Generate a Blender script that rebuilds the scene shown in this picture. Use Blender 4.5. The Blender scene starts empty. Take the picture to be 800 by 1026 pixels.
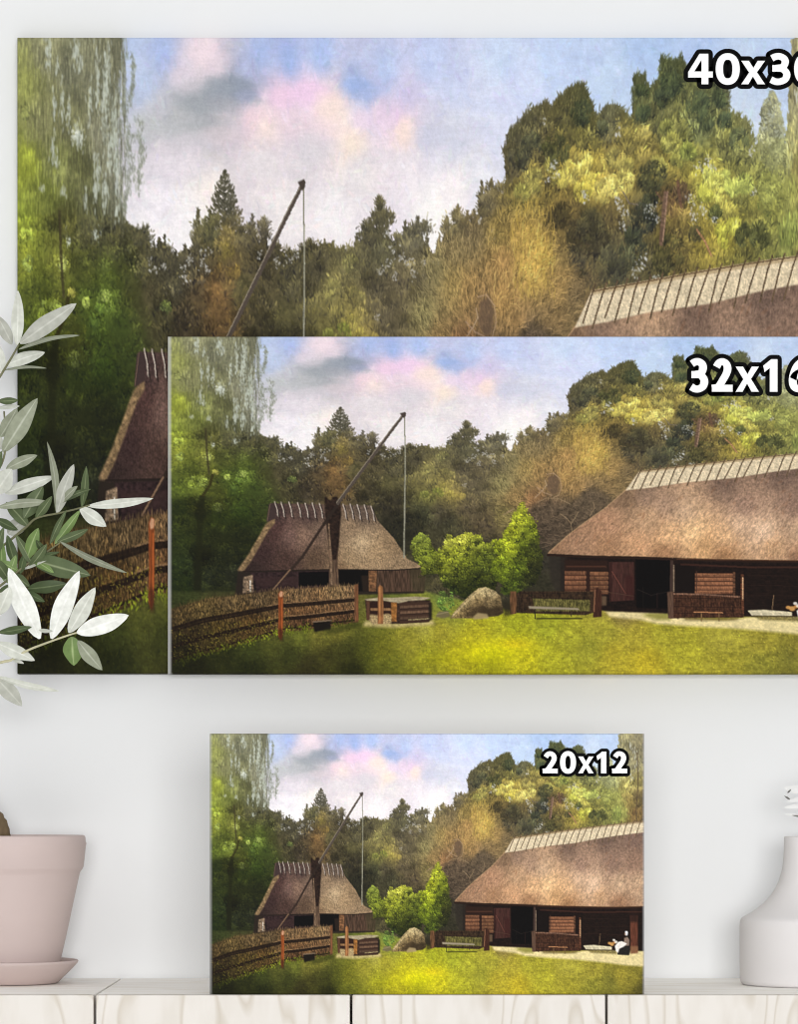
# ---------------------------------------------------------------- the printed picture
# One farmyard landscape, painted stroke by stroke into an array (0-255 sRGB).
import numpy as np, math
PW, PH, PAD = 1692, 846, 40
prng = np.random.default_rng(11)

def smooth_noise(cx, cy, seed):
    r = np.random.default_rng(seed)
    gx, gy = int(PW / cx) + 3, int(PH / cy) + 3
    g = r.random((gy, gx))
    xs = np.arange(PW) / cx; ys = np.arange(PH) / cy
    xi = xs.astype(int); yi = ys.astype(int)
    fx = xs - xi; fy = ys - yi
    fx = (fx * fx * (3 - 2 * fx))[None, :]; fy = (fy * fy * (3 - 2 * fy))[:, None]
    a = g[np.ix_(yi, xi)]; b = g[np.ix_(yi, xi + 1)]; c = g[np.ix_(yi + 1, xi)]; d = g[np.ix_(yi + 1, xi + 1)]
    return (a * (1 - fx) + b * fx) * (1 - fy) + (c * (1 - fx) + d * fx) * fy - .5

def fbm(cx, cy, seed, n=4):
    t = 0; a = 1.0
    for k in range(n):
        t = t + a * smooth_noise(max(cx / 2 ** k, 1.01), max(cy / 2 ** k, 1.01), seed + k); a *= .6
    return t

def blur(m, r):
    for ax in (0, 1):
        if r < 1: break
        p = np.pad(m, [(r, r) if i == ax else (0, 0) for i in range(m.ndim)], mode='edge')
        c = np.cumsum(p, axis=ax)
        z = np.zeros_like(np.take(c, [0], axis=ax)); c = np.concatenate([z, c], axis=ax)
        n = m.shape[ax]
        m = (np.take(c, range(2 * r + 1, 2 * r + 1 + n), axis=ax) - np.take(c, range(0, n), axis=ax)) / (2 * r + 1)
    return m

def cmap(pts, power=3.2, soft=14):
    """smooth colour field through listed colour notes"""
    s = 6
    gy, gx = np.mgrid[0:PH + s:s, 0:PW + s:s].astype(float)
    P = np.array([(p[0], p[1]) for p in pts], float); C = np.array([p[2] for p in pts], float)
    num = np.zeros(gx.shape + (3,)); den = np.zeros(gx.shape)
    for (x, y), c in zip(P, C):
        w = 1 / ((gx - x) ** 2 + (gy - y) ** 2 + soft ** 2) ** (power / 2)
        num += w[..., None] * c; den += w
    g = num / den[..., None]
    xs = np.arange(PW) / s; ys = np.arange(PH) / s
    xi = xs.astype(int); yi = ys.astype(int); fx = (xs - xi)[None, :, None]; fy = (ys - yi)[:, None, None]
    a = g[np.ix_(yi, xi)]; b = g[np.ix_(yi, xi + 1)]; c = g[np.ix_(yi + 1, xi)]; d = g[np.ix_(yi + 1, xi + 1)]
    return (a * (1 - fx) + b * fx) * (1 - fy) + (c * (1 - fx) + d * fx) * fy

def pmask(pts, soft=0):
    P = np.array(pts, float)
    m = np.zeros((PH, PW))
    x0 = max(int(P[:, 0].min()) - 1, 0); x1 = min(int(P[:, 0].max()) + 2, PW)
    y0 = max(int(P[:, 1].min()) - 1, 0); y1 = min(int(P[:, 1].max()) + 2, PH)
    if x1 <= x0 or y1 <= y0: return m
    acc = np.zeros((y1 - y0, x1 - x0))
    for oy in (.25, .75):
        for ox in (.25, .75):
            gy, gx = np.mgrid[y0:y1, x0:x1].astype(float); gx += ox; gy += oy
            ins = np.zeros(gx.shape, bool)
            for i in range(len(P)):
                xa, ya = P[i]; xb, yb = P[i - 1]
                if ya == yb: continue
                ins ^= ((ya > gy) != (yb > gy)) & (gx < (xb - xa) * (gy - ya) / (yb - ya) + xa)
            acc += ins
    m[y0:y1, x0:x1] = acc / 4
    return blur(m, soft) if soft else m

def desat(a, k, gain=1.0, tint=(1, 1, 1)):
    g = (a * np.array([.3, .59, .11])).sum(-1, keepdims=True)
    return (g + (a - g) * k) * gain * np.array(tint)

class Art: pass
A = Art()
A.img = np.zeros((PH + 2 * PAD, PW + 2 * PAD, 3))
def view(): return A.img[PAD:-PAD, PAD:-PAD]

def fill(mask, col, a=1.0):
    v = view(); m = (mask * a)[..., None]
    v[:] = v + m * (np.asarray(col, float) - v)

def poly(pts, col, soft=0, a=1.0, tex=0.0, texmap=None):
    m = pmask(pts, soft); c = np.asarray(col, float)
    if texmap is not None: c = c * (1 + tex * texmap)[..., None]
    fill(m, c, a)

_st = {}
def stamp(l, w, ang):
    k = (round(l * 2), round(w * 2), int(round(ang / (math.pi / 16))) % 16)
    if k in _st: return _st[k]
    l, w, t = max(k[0] / 2, .5), max(k[1] / 2, .5), k[2] * math.pi / 16
    R = int(max(l, w)) + 2
    gy, gx = np.mgrid[-R:R + 1, -R:R + 1].astype(float)
    u = gx * math.cos(t) + gy * math.sin(t); v = -gx * math.sin(t) + gy * math.cos(t)
    r = (u / l) ** 2 + (v / w) ** 2
    _st[k] = (R, np.clip(1.35 - 1.1 * r, 0, 1)[..., None])
    return _st[k]

def dab(x, y, l, w, ang, c, a=.85):
    xi, yi = int(x) + PAD, int(y) + PAD
    R, s = stamp(l, w, ang)
    if xi < R or yi < R or xi + R >= PW + 2 * PAD or yi + R >= PH + 2 * PAD: return
    v = A.img[yi - R:yi + R + 1, xi - R:xi + R + 1]
    v += (s * a) * (c - v)

def line(pts, w, col, a=.9, w2=None, jit=0):
    col = np.asarray(col, float); n = len(pts) - 1
    for i in range(n):
        (xa, ya), (xb, yb) = pts[i], pts[i + 1]
        d = math.hypot(xb - xa, yb - ya); k = max(int(d / 1.5), 1); ang = math.atan2(yb - ya, xb - xa)
        for j in range(k + 1):
            t = j / k; ww = w if w2 is None else w + (w2 - w) * (i + t) / n
            dab(xa + (xb - xa) * t, ya + (yb - ya) * t, 2.2, max(ww / 2, .5), ang, col * (1 + jit * prng.normal()), a)

def inside(mask, x, y):
    xi = np.clip(np.asarray(x).astype(int), 0, PW - 1); yi = np.clip(np.asarray(y).astype(int), 0, PH - 1)
    return mask[yi, xi]

def scatter(mask, n):
    idx = np.flatnonzero(mask.ravel() > .5)
    k = prng.choice(idx, n)
    return (k % PW) + prng.random(n), (k // PW) + prng.random(n)

def foliage(mask, field, n, rad=(9, 20), k=30, dl=(3, 6), dw=(1.2, 2.4), contrast=.35, var=.16, mode='fan', reach=None, a=.8, ybias=.75):
    """clumps of short leaf strokes, each clump lighter on top and darker below"""
    reach = mask if reach is None else reach
    cx, cy = scatter(mask, n)
    for x, y in zip(cx, cy):
        r = prng.uniform(*rad)
        base = field[min(int(y), PH - 1), min(int(x), PW - 1)] * math.exp(prng.normal() * var)
        dx = prng.normal(size=k) * r * .55; dy = prng.normal(size=k) * r * .55 * ybias
        ok = inside(reach, x + dx, y + dy) > .4
        sh = 1 - contrast * dy / r + prng.normal(size=k) * .11
        for i in np.flatnonzero(ok):
            if mode == 'fan': ang = -math.pi / 2 + dx[i] / r * .9 + prng.normal() * .35
            elif mode == 'lean': ang = -1.15 + dx[i] / r * .7 + prng.normal() * .4
            elif mode == 'hang': ang = math.pi / 2 + prng.normal() * .12
            elif mode == 'flat': ang = prng.normal() * .4
            else: ang = prng.uniform(0, math.pi)
            c = base * max(sh[i], .3)
            c = c + np.array([6, 5, -4]) * (sh[i] - 1) * 3
            dab(x + dx[i], y + dy[i], prng.uniform(*dl), prng.uniform(*dw), ang, np.clip(c, 4, 250), a)

def gap(x, y, r, col=(206, 206, 200), n=12):
    """sky glimpsed between leaves, broken by leaf strokes"""
    v = view(); xi, yi = int(np.clip(x, 0, PW - 1)), int(np.clip(y, 0, PH - 1))
    leaf = v[yi, xi].copy()
    for _ in range(n):
        dab(x + prng.normal() * r * .7, y + prng.normal() * r * .6, prng.uniform(1.2, 3.6), prng.uniform(.9, 2.2), prng.uniform(-1.2, 1.2), np.array(col, float) * prng.uniform(.82, 1.03), .55)
    for _ in range(int(n * .7)):
        dab(x + prng.normal() * r * .8, y + prng.normal() * r * .7, prng.uniform(2, 4.5), prng.uniform(.7, 1.3), -1.1 + prng.normal() * .6, leaf * prng.uniform(.7, 1.15), .6)

def conifer(x, top, bot, wid, field, dens=1.0, k=1.0):
    """spiky spruce: a leader and upswept side branches"""
    n = int((bot - top) / 4 * dens)
    line([(x, top), (x, bot)], 2, field[min(int(top + 20), PH - 1), int(x)] * .7 * k)
    for i in range(n):
        t = (i + prng.random()) / n; y = top + (bot - top) * t
        hw = wid * (t ** .85) * prng.uniform(.6, 1.1) + 1.5
        for s in (-1, 1):
            m = int(hw / 1.6) + 1
            for j in range(m):
                u = j / m
                c = field[int(np.clip(y, 0, PH - 1)), int(np.clip(x + s * hw * u, 0, PW - 1))] * prng.uniform(.72, 1.22) * k
                dab(x + s * hw * u, y - hw * .35 * u * prng.uniform(.4, 1.4) + prng.normal() * 1.5, prng.uniform(2, 4.5), prng.uniform(1, 1.9), -math.pi / 2 + s * (.9 - .3 * u) + prng.normal() * .3, c, .8)

def paint_picture():
    v = view()
    ys, xs = np.mgrid[0:PH, 0:PW]
    n1 = fbm(60, 40, 1); n2 = fbm(18, 14, 9); n3 = fbm(6, 5, 17, 3); n4 = smooth_noise(2.2, 2.2, 30); streak = smooth_noise(14, 2.2, 31); vst = smooth_noise(2.2, 12, 33)
    # ---- sky
    S = [(230,10,(178,196,232)),(300,20,(165,186,236)),(265,60,(185,200,235)),(340,40,(215,205,225)),(385,20,(238,216,226)),(415,45,(215,200,215)),(300,90,(192,192,205)),
         (280,115,(188,190,194)),(320,105,(180,182,186)),(350,95,(172,175,180)),(385,85,(158,163,170)),(410,75,(150,157,170)),(440,66,(142,152,172)),(420,88,(160,164,172)),(472,76,(160,164,188)),(380,108,(176,176,182)),(350,125,(190,188,192)),(410,112,(205,195,205)),
         (300,150,(222,212,222)),(350,155,(230,220,228)),(430,105,(228,212,222)),(480,108,(240,212,222)),(510,115,(242,220,215)),(545,75,(236,202,226)),(600,72,(236,202,232)),(650,90,(246,222,216)),(632,80,(240,214,226)),
         (690,140,(246,228,212)),(670,115,(244,224,216)),(705,110,(235,215,235)),(740,95,(236,208,228)),(795,122,(248,224,214)),(785,105,(232,205,235)),(500,20,(165,186,236)),(560,30,(155,180,235)),(625,25,(165,190,240)),(470,45,(180,190,228)),
         (690,62,(160,182,230)),(725,80,(168,186,230)),(760,45,(176,196,240)),(800,75,(205,200,235)),(850,30,(190,206,245)),(900,60,(196,206,240)),(1000,30,(198,216,246)),(1100,30,(190,210,246)),(1180,30,(186,206,242)),(1230,60,(190,212,242)),
         (1300,15,(170,196,238)),(1500,100,(200,216,238)),(1560,30,(180,202,238)),(1400,20,(172,196,238)),(1530,70,(192,210,236)),(300,220,(238,232,240)),(350,245,(242,238,240)),(500,160,(225,216,222)),(600,150,(216,210,216)),(570,115,(230,208,220)),
         (700,180,(226,220,224)),(800,180,(232,224,232)),(850,130,(206,206,226)),(900,125,(206,209,228)),(950,165,(226,226,236)),(900,200,(242,234,237)),(860,235,(247,244,242)),(550,230,(236,230,230)),(650,235,(240,235,238)),
         (980,120,(216,220,242)),(1050,60,(202,214,246)),(1000,80,(206,213,243)),(400,200,(242,232,228)),(300,270,(246,242,244)),(1200,200,(215,218,225)),(1300,260,(205,208,214)),(1500,160,(205,212,222))]
    sky = desat(cmap(S, 3.4, 16), .86, 1.015, (1.005, 1, .995)) + (n1 * 9 + n2 * 9)[..., None] * np.array([1, 1, .7])
    v[:] = sky
    sx, sy = prng.random(5200) * PW, prng.random(5200) * 330
    for x, y in zip(sx, sy):
        c = sky[int(y), int(x)] + prng.normal(size=3) * 3 + prng.normal() * 4.5
        dab(x, y, prng.uniform(4, 13), prng.uniform(1.5, 4), n1[int(y), int(x)] * 5 + prng.normal() * .5, c, .55)
    warp = fbm(60, 34, 77, 3)
    for (x, y, a_, b_, c, k_) in [(335,122,62,30,(190,190,194),.6),(400,112,46,20,(172,172,178),.55),(345,108,52,24,(184,185,189),.6),(388,86,58,26,(160,165,172),.8),(446,66,34,15,(146,155,170),.85),(412,66,30,16,(158,164,174),.7),(472,78,24,9,(160,166,190),.7),(300,118,34,20,(190,192,196),.5),(430,92,40,14,(172,172,182),.5),
            (385,24,46,24,(240,222,230),.6),(352,52,34,20,(228,216,224),.5),(500,100,44,14,(244,216,226),.5),(545,80,40,14,(240,206,230),.55),(605,72,46,15,(240,206,234),.55),(650,92,36,22,(250,228,218),.6),(690,138,30,20,(250,232,214),.5),(640,125,44,18,(238,214,222),.4),(795,122,20,22,(250,226,214),.55),(760,108,30,16,(238,214,234),.4),(710,108,26,12,(240,218,234),.45),
            (720,70,40,12,(160,180,226),.5),(690,60,30,10,(154,178,228),.45),(600,145,90,18,(218,212,220),.5),(520,170,80,16,(226,220,224),.4),(760,160,70,14,(220,214,222),.35),(330,170,60,16,(236,228,236),.45),(880,130,60,16,(206,208,226),.4),(960,90,60,14,(204,212,240),.4),(420,128,40,12,(222,206,212),.45),(350,140,50,14,(226,216,226),.45)]:
        e_ = np.exp(-((xs - x) / a_) ** 2 - ((ys - y) / b_) ** 2); m = np.clip(1.7 * e_ + .8 * warp * np.clip(3 * e_, 0, 1) - .3, 0, 1); fill(m, c, k_)
    cl = v[:330].copy(); sx, sy = prng.random(2600) * PW, prng.random(2600) * 320
    for x, y in zip(sx, sy):
        dab(x, y, prng.uniform(4, 12), prng.uniform(1.5, 3.6), n1[int(y), int(x)] * 6 + prng.normal() * .6, cl[int(y), int(x)] + prng.normal() * 5, .5)
    fill((ys > 430) * 1.0, (52, 48, 34))
    # ---- colour notes of the woods
    T = [(15,60,(142,152,78)),(15,170,(135,150,42)),(15,260,(140,165,42)),(60,20,(140,145,108)),(110,40,(112,117,94)),(150,40,(128,133,106)),(200,40,(108,112,90)),(230,60,(138,143,125)),(100,110,(112,116,80)),(50,110,(125,130,85)),
         (80,165,(125,135,75)),(130,170,(95,100,60)),(170,130,(128,132,110)),(200,170,(122,126,108)),(210,215,(112,117,98)),(240,150,(130,135,122)),(60,210,(112,125,48)),(100,240,(78,82,40)),(150,215,(92,97,65)),(150,260,(82,86,60)),(200,260,(78,80,58)),(250,265,(76,78,60)),
         (15,300,(130,150,42)),(15,380,(85,110,30)),(50,330,(70,86,26)),(85,300,(118,132,46)),(60,370,(104,130,34)),(100,350,(84,96,30)),(140,310,(72,84,34)),(30,345,(84,104,32)),(110,385,(64,76,24)),(140,350,(84,112,34)),(180,350,(86,118,34)),(190,320,(66,84,30)),(160,390,(54,76,22)),(210,380,(54,74,26)),(240,340,(70,76,40)),(220,300,(70,80,40)),
         (120,410,(60,70,20)),(70,430,(35,40,12)),(120,450,(50,70,18)),(180,440,(50,76,20)),(220,420,(58,78,28)),(40,470,(58,74,24)),(20,430,(40,56,18)),(20,510,(55,75,25)),(120,510,(45,56,20)),(180,510,(38,48,20)),(70,560,(25,28,12)),(30,570,(48,70,30)),(100,600,(48,60,34)),(160,600,(44,52,36)),(30,630,(40,60,20)),(120,640,(45,56,26)),(140,560,(42,52,26)),
         (270,285,(85,85,65)),(300,310,(80,78,60)),(270,340,(78,74,54)),(330,320,(80,78,58)),(360,300,(86,82,62)),(300,380,(64,62,40)),(340,380,(68,60,44)),(370,340,(85,72,48)),(400,260,(85,85,56)),(430,220,(80,80,65)),(430,270,(110,98,55)),(440,320,(112,92,54)),(410,340,(124,94,52)),(420,370,(104,80,46)),(460,330,(80,78,48)),
         (470,260,(90,85,60)),(480,240,(100,96,80)),(500,300,(72,66,46)),(520,330,(80,75,50)),(560,320,(70,68,48)),(550,370,(80,78,46)),(500,390,(58,54,35)),(560,420,(45,42,30)),(620,310,(75,72,52)),(650,330,(120,115,65)),(640,370,(110,105,55)),(690,380,(152,142,66)),(720,395,(140,126,60)),(650,400,(100,102,45)),(640,440,(55,58,38)),(680,440,(75,70,50)),
         (700,470,(60,60,40)),(750,430,(95,85,60)),(760,380,(95,88,65)),(740,340,(85,80,60)),(720,270,(82,80,60)),(690,290,(105,102,65)),(750,290,(85,85,62)),(780,330,(95,88,65)),(790,470,(80,70,50)),(600,470,(40,40,28)),(570,480,(34,34,25)),(830,265,(96,95,76)),(830,320,(90,85,60)),(800,560,(50,48,34)),(790,540,(55,52,36)),
         (900,250,(105,100,70)),(900,280,(120,108,70)),(960,220,(92,88,64)),(940,260,(105,95,65)),(990,260,(130,115,60)),(1040,265,(160,135,65)),(1000,300,(145,116,65)),(900,330,(135,118,65)),(860,310,(125,118,75)),(840,370,(120,115,70)),(870,400,(135,112,65)),(930,340,(130,106,60)),(960,360,(120,96,60)),(1000,350,(150,120,65)),(1060,310,(180,150,70)),
         (1080,290,(188,158,70)),(1120,330,(140,116,65)),(1100,380,(115,96,60)),(1150,340,(95,82,55)),(1030,380,(140,112,65)),(920,410,(130,96,60)),(960,430,(90,75,58)),(1000,440,(80,68,52)),(1050,400,(85,75,60)),(1090,410,(90,78,58)),(1010,480,(78,66,50)),(930,450,(75,62,48)),(960,490,(58,50,40)),(850,450,(108,100,55)),(1040,450,(75,65,50)),(930,570,(48,46,36)),(970,560,(42,40,32)),(930,610,(44,44,30)),
         (1030,140,(80,80,55)),(1060,120,(86,86,58)),(1020,175,(88,84,58)),(1080,150,(98,94,60)),(1130,110,(82,82,50)),(1170,90,(78,82,50)),(1120,150,(105,100,50)),(1180,130,(90,90,48)),(1060,190,(130,122,60)),(1040,210,(120,112,55)),(1100,205,(120,110,55)),(1150,180,(168,152,65)),(1110,235,(100,86,45)),(1180,190,(162,146,60)),(1200,170,(150,140,60)),(1150,230,(90,80,45)),
         (1180,240,(74,70,42)),(1160,280,(78,70,48)),(1120,280,(110,96,55)),(1220,110,(95,98,70)),(1230,150,(120,112,60)),(1270,80,(80,90,56)),(1340,50,(75,85,52)),(1270,140,(115,110,55)),(1300,150,(130,122,60)),(1250,190,(168,152,70)),(1200,205,(172,156,70)),(1320,110,(90,95,60)),(1330,165,(140,135,65)),(1300,190,(80,78,45)),(1370,180,(125,120,55)),(1350,215,(105,84,55)),
         (1380,150,(120,125,60)),(1400,120,(95,105,65)),(1420,190,(152,152,60)),(1440,200,(172,168,75)),(1480,150,(120,126,70)),(1500,200,(125,130,65)),(1520,240,(115,116,55)),(1470,240,(120,120,55)),(1280,240,(72,70,50)),(1220,240,(88,80,50)),(1220,290,(72,74,55)),(1340,260,(94,86,45)),(1360,290,(100,92,50)),(1420,270,(125,116,50)),(1460,260,(152,146,55)),(1300,300,(78,76,50)),
         (1500,290,(100,100,50)),(1550,200,(130,140,70)),(1560,240,(120,126,60)),(1570,150,(140,150,102)),(1550,110,(142,150,118)),(1470,60,(95,100,75)),(1440,70,(85,95,60)),(1620,40,(138,138,100)),(1670,40,(122,120,92)),(1640,100,(145,145,110)),(1620,170,(150,146,80)),(1660,170,(135,130,75)),(1640,220,(142,128,70)),(1660,260,(120,98,60)),(1600,200,(150,160,80)),(1600,260,(128,148,70)),(1560,280,(110,116,60)),(1640,290,(126,112,60)),(1680,200,(98,88,56))]
    tf0 = cmap(T, 3.6, 10); east = np.clip((xs - 780) / 150., 0, 1)[..., None]; tf = desat(tf0, .8, 1.0, (1.02, .985, .94)) * (1 - east) + desat(tf0, .86, 1.05, (1.04, .99, .96)) * east
    tf = tf * (1 - .2 * np.clip((ys - 390) / 80., 0, 1) * np.clip((280 - xs) / 60., 0, 1))[..., None]
    wg = (np.clip((ys - 215) / 50., 0, 1) * np.clip((330 - xs) / 80., 0, 1))[..., None]; tf = tf * (1 - wg) + desat(tf, .92, .94, (1.01, .98, .88)) * wg
    rag = blur(prng.random((PH, PW)), 2); rag = (rag - rag.mean()) / rag.std()
    def wood(pts, soft=5, amp=.16):
        m = pmask(pts, soft)
        return np.clip((m - .5 + rag * amp * (m > .02) * (m < .98)) * 5 + .5, 0, 1)
    # ---- middle woods
    mid = wood([(215,250),(250,250),(268,262),(280,285),(295,262),(306,285),(325,290),(345,280),(358,280),(370,262),(388,268),(400,268),(415,262),(440,262),(460,266),(480,274),(500,270),(512,276),(530,286),(560,288),(600,276),(640,272),(665,285),(690,280),(722,260),(742,250),(757,252),(772,282),(800,262),(828,256),(848,272),(855,290),(862,282),(885,258),(905,246),(925,246),(945,240),(955,218),(975,212),(1000,205),(1200,200),(1300,320),(1300,560),(1000,660),(640,660),(210,640)], 5)
    fill(mid, tf * (1 + .25 * n2 + .25 * n3)[..., None])
    for (x, t, b, w) in [(281,272,345,14),(303,262,350,15),(325,284,360,14),(262,255,330,16),(345,276,360,14),(372,226,330,15),(387,240,320,13),(397,228,330,12)]:
        conifer(x, t, b, w, tf, 1.0, .92)
    conifer(427, 176, 300, 60, tf, 1.1); conifer(440, 215, 300, 40, tf, .6)
    conifer(484, 236, 300, 20, tf, 1.0); conifer(508, 240, 310, 16, tf, 1.0)
    for (x, t, b, w) in [(530,272,340,16),(560,280,350,18),(604,268,350,20),(622,280,350,14),(650,272,340,16),(672,278,350,16),(700,262,360,24),(745,213,350,34),(728,240,340,20),(762,240,340,18),(800,244,340,20),(826,238,340,26),(845,262,340,14),(870,262,340,16),(886,238,340,18),(908,222,330,20),(928,230,320,18),(958,190,300,16),(978,188,300,18),(942,228,300,14)]:
        conifer(x, t, b, w, tf, 1.05)
    for (x, y, rx_, ry_) in [(745,262,36,26),(744,238,16,18),(760,240,16,12),(722,268,16,16),(745,222,7,10),(778,272,12,12),(824,262,26,17),(838,250,12,9),(806,262,12,12),(905,252,26,16),(908,238,14,10),(890,258,12,12),(930,244,16,12),(962,218,18,20),(978,206,14,14),(1000,210,18,18),(620,284,34,10),(600,280,10,9),(668,284,20,9),(560,288,24,8),(530,282,10,10),(470,262,18,16),(505,262,18,14),(505,250,10,8),(400,255,20,22),(385,262,18,18),(372,262,10,18),(427,262,40,24),(330,294,24,9),(300,284,18,10),(255,262,24,12)]:
        m = (((xs - x) / rx_) ** 2 + ((ys - y) / ry_) ** 2 < 1).astype(float)
        foliage(m, tf, int(4 + rx_ * ry_ / 45), (5, 10), 24, (2, 5), (.8, 1.5), .25, .13, 'fan', np.ones((PH, PW)), a=.65)
    low = mid * (ys > 250)
    foliage(low * (xs < 880), tf, 620, (9, 19), 26, (2.5, 5.5), (1, 2.2), .35, .2, 'fan', a=.7)
    for (x, y, r) in [(280,308,6),(300,305,5),(340,305,6),(345,322,5),(388,283,9),(383,300,7),(356,296,5),(392,310,4),(500,290,5),(535,300,6),(560,296,6),(520,288,4),(575,290,4),(760,262,5),(765,300,8),(748,310,6),(775,285,6),(795,290,7),(808,300,7),(815,315,6),(742,372,3),(780,320,5),(838,300,5),(864,300,5),(840,318,4),(955,245,4),(980,262,6),(985,272,5),(268,300,5)]:
        gap(x, y, r, (216,214,210))
    for (x, y, r) in [(300,350,22),(345,370,24),(320,395,24),(370,400,18),(500,350,22),(530,380,26),(560,400,24),(480,400,18),(600,400,28),(610,450,24),(575,450,22),(640,470,22),(700,450,20),(745,450,24),(780,430,20),(600,330,18),(770,350,18),(725,320,16),(800,380,16),(455,370,16),(515,310,14)]:
        m = np.zeros((PH, PW)); m[(xs - x) ** 2 + ((ys - y) * 1.2) ** 2 < r * r] = 1
        foliage(m, tf * .72, 9, (8, 14), 24, (2.5, 5), (.9, 1.8), .25, .15, 'fan', a=.5)
    for (x, y, r, c) in [(690,382,20,(164,152,74)),(712,396,16,(156,142,70)),(672,392,18,(126,132,58)),(650,335,20,(136,130,76)),(700,345,18,(126,118,70)),(640,395,12,(112,116,56)),(735,400,10,(150,134,70)),(688,300,18,(116,112,70)),(428,285,20,(128,114,62)),(445,310,16,(124,104,58))]:
        m = np.zeros((PH, PW)); m[(xs - x) ** 2 + ((ys - y) * 1.4) ** 2 < r * r] = 1
        foliage(m, np.broadcast_to(np.array(c, float), (PH, PW, 3)), 8, (7, 12), 24, (2, 4.5), (.8, 1.6), .35, .15, 'fan', a=.55)
    for _ in range(130):   # thin branch lines in the middle woods
        x, y = prng.uniform(560, 800), prng.uniform(300, 470)
        a = prng.uniform(-.5, .5); L = prng.uniform(8, 26)
        line([(x, y), (x + L * math.sin(a), y + L * math.cos(a))], 1, tf[int(y), int(x)] * prng.choice([.6, 1.35]), .5)
    # ---- big pines on the right
    pineA = wood([(1008,185),(1003,150),(1018,126),(1042,108),(1070,92),(1092,86),(1100,98),(1118,80),(1140,70),(1162,60),(1178,76),(1190,105),(1200,108),(1216,92),(1240,92),(1258,100),(1262,118),(1272,100),(1273,52),(1296,48),(1300,72),(1325,60),(1328,26),(1350,34),(1372,26),(1388,48),(1410,52),(1432,40),(1450,40),(1466,62),(1470,100),(1490,104),(1514,116),(1520,150),(1535,130),(1600,150),(1692,120),(1692,330),(1190,350),(1120,420),(1000,330),(990,250)], 4)
    fill(pineA, tf * (1 + .28 * n2 + .3 * n3)[..., None])
    reach = np.clip(blur(pineA, 6) * 1.5 + n3 * .9 * (pineA < .9), 0, 2)
    foliage(pineA, tf, 1150, (9, 19), 36, (3, 7.5), (.8, 1.6), .4, .16, 'lean', reach, a=.7)
    edge = np.clip(pineA - np.roll(pineA, 5, axis=0), 0, 1)
    ex, ey = scatter(edge * (ys < 210), 900)
    for x, y in zip(ex, ey):
        c = tf[int(min(y + 8, PH - 1)), int(x)] * prng.uniform(.75, 1.1)
        dab(x + prng.normal() * 2, y - prng.uniform(0, 5), prng.uniform(3, 7.5), prng.uniform(.8, 1.5), -1.2 + prng.normal() * .45, c, .65)
    for (x, y, h, w_) in [(1012,140,16,5),(1028,122,16,5),(1045,108,14,5),(1062,98,14,5),(1078,92,12,4),(1092,86,14,5),(1120,78,14,5),(1138,70,14,5),(1152,64,16,5),(1166,58,18,5),(1178,72,16,4),(1188,92,14,4),(1214,92,12,5),(1232,90,12,5),(1250,96,12,5),(1276,50,22,5),(1290,50,18,5),(1300,60,16,4),(1318,58,16,4),(1330,24,24,4),(1345,32,18,5),(1362,28,18,5),(1374,24,18,5),(1390,46,16,4),(1412,50,14,5),(1432,38,18,4),(1444,36,18,5),(1456,42,16,4),(1468,62,16,4),(1488,100,14,5),(1508,112,14,5),(1518,128,14,4)]:
        for _ in range(26):
            t = prng.random(); yy = y + t * h * 1.6; xx = x + prng.normal() * w_ * (.25 + t) - t * 3
            c = tf[int(np.clip(yy + 14, 0, PH - 1)), int(np.clip(xx, 0, PW - 1))] * prng.uniform(.68, 1.08)
            dab(xx, yy, prng.uniform(3, 6), prng.uniform(.8, 1.4), -1.25 + (xx - x) / 14 + prng.normal() * .3, c, .7)
    # light clumps and dark hollows of the pines
    for (x, y, r, c) in [(1165,166,22,(204,186,86)),(1120,188,18,(170,156,70)),(1228,196,22,(200,182,88)),(1100,168,14,(140,130,62)),(1430,186,20,(200,200,92)),(1460,190,20,(186,190,88)),(1340,120,16,(130,130,66)),(1365,160,18,(156,152,72)),(1255,170,16,(160,148,72)),(1150,176,26,(196,178,80)),(1185,196,24,(190,172,70)),(1215,204,28,(206,188,92)),(1250,190,24,(192,176,86)),(1235,160,20,(150,138,70)),(1065,190,24,(150,140,70)),(1040,206,18,(135,128,62)),(1165,205,20,(182,166,66)),(1440,200,26,(196,192,84)),(1418,206,18,(172,170,66)),(1462,262,26,(176,172,60)),(1480,250,18,(190,186,70)),(1500,194,20,(150,156,74)),(1545,226,18,(150,160,70)),(1350,140,22,(150,146,70)),(1320,172,20,(158,150,72)),(1385,150,18,(140,146,66)),(1560,205,22,(150,166,80)),(1600,230,20,(150,168,84)),(1475,200,16,(170,176,80))]:
        m = np.zeros((PH, PW)); m[(xs - x) ** 2 + ((ys - y) * 1.5) ** 2 < r * r] = 1
        foliage(m, np.broadcast_to(desat(np.array(c, float), .88), (PH, PW, 3)), 12, (7, 13), 28, (2.5, 6), (.8, 1.5), .4, .14, 'lean', a=.72)
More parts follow.
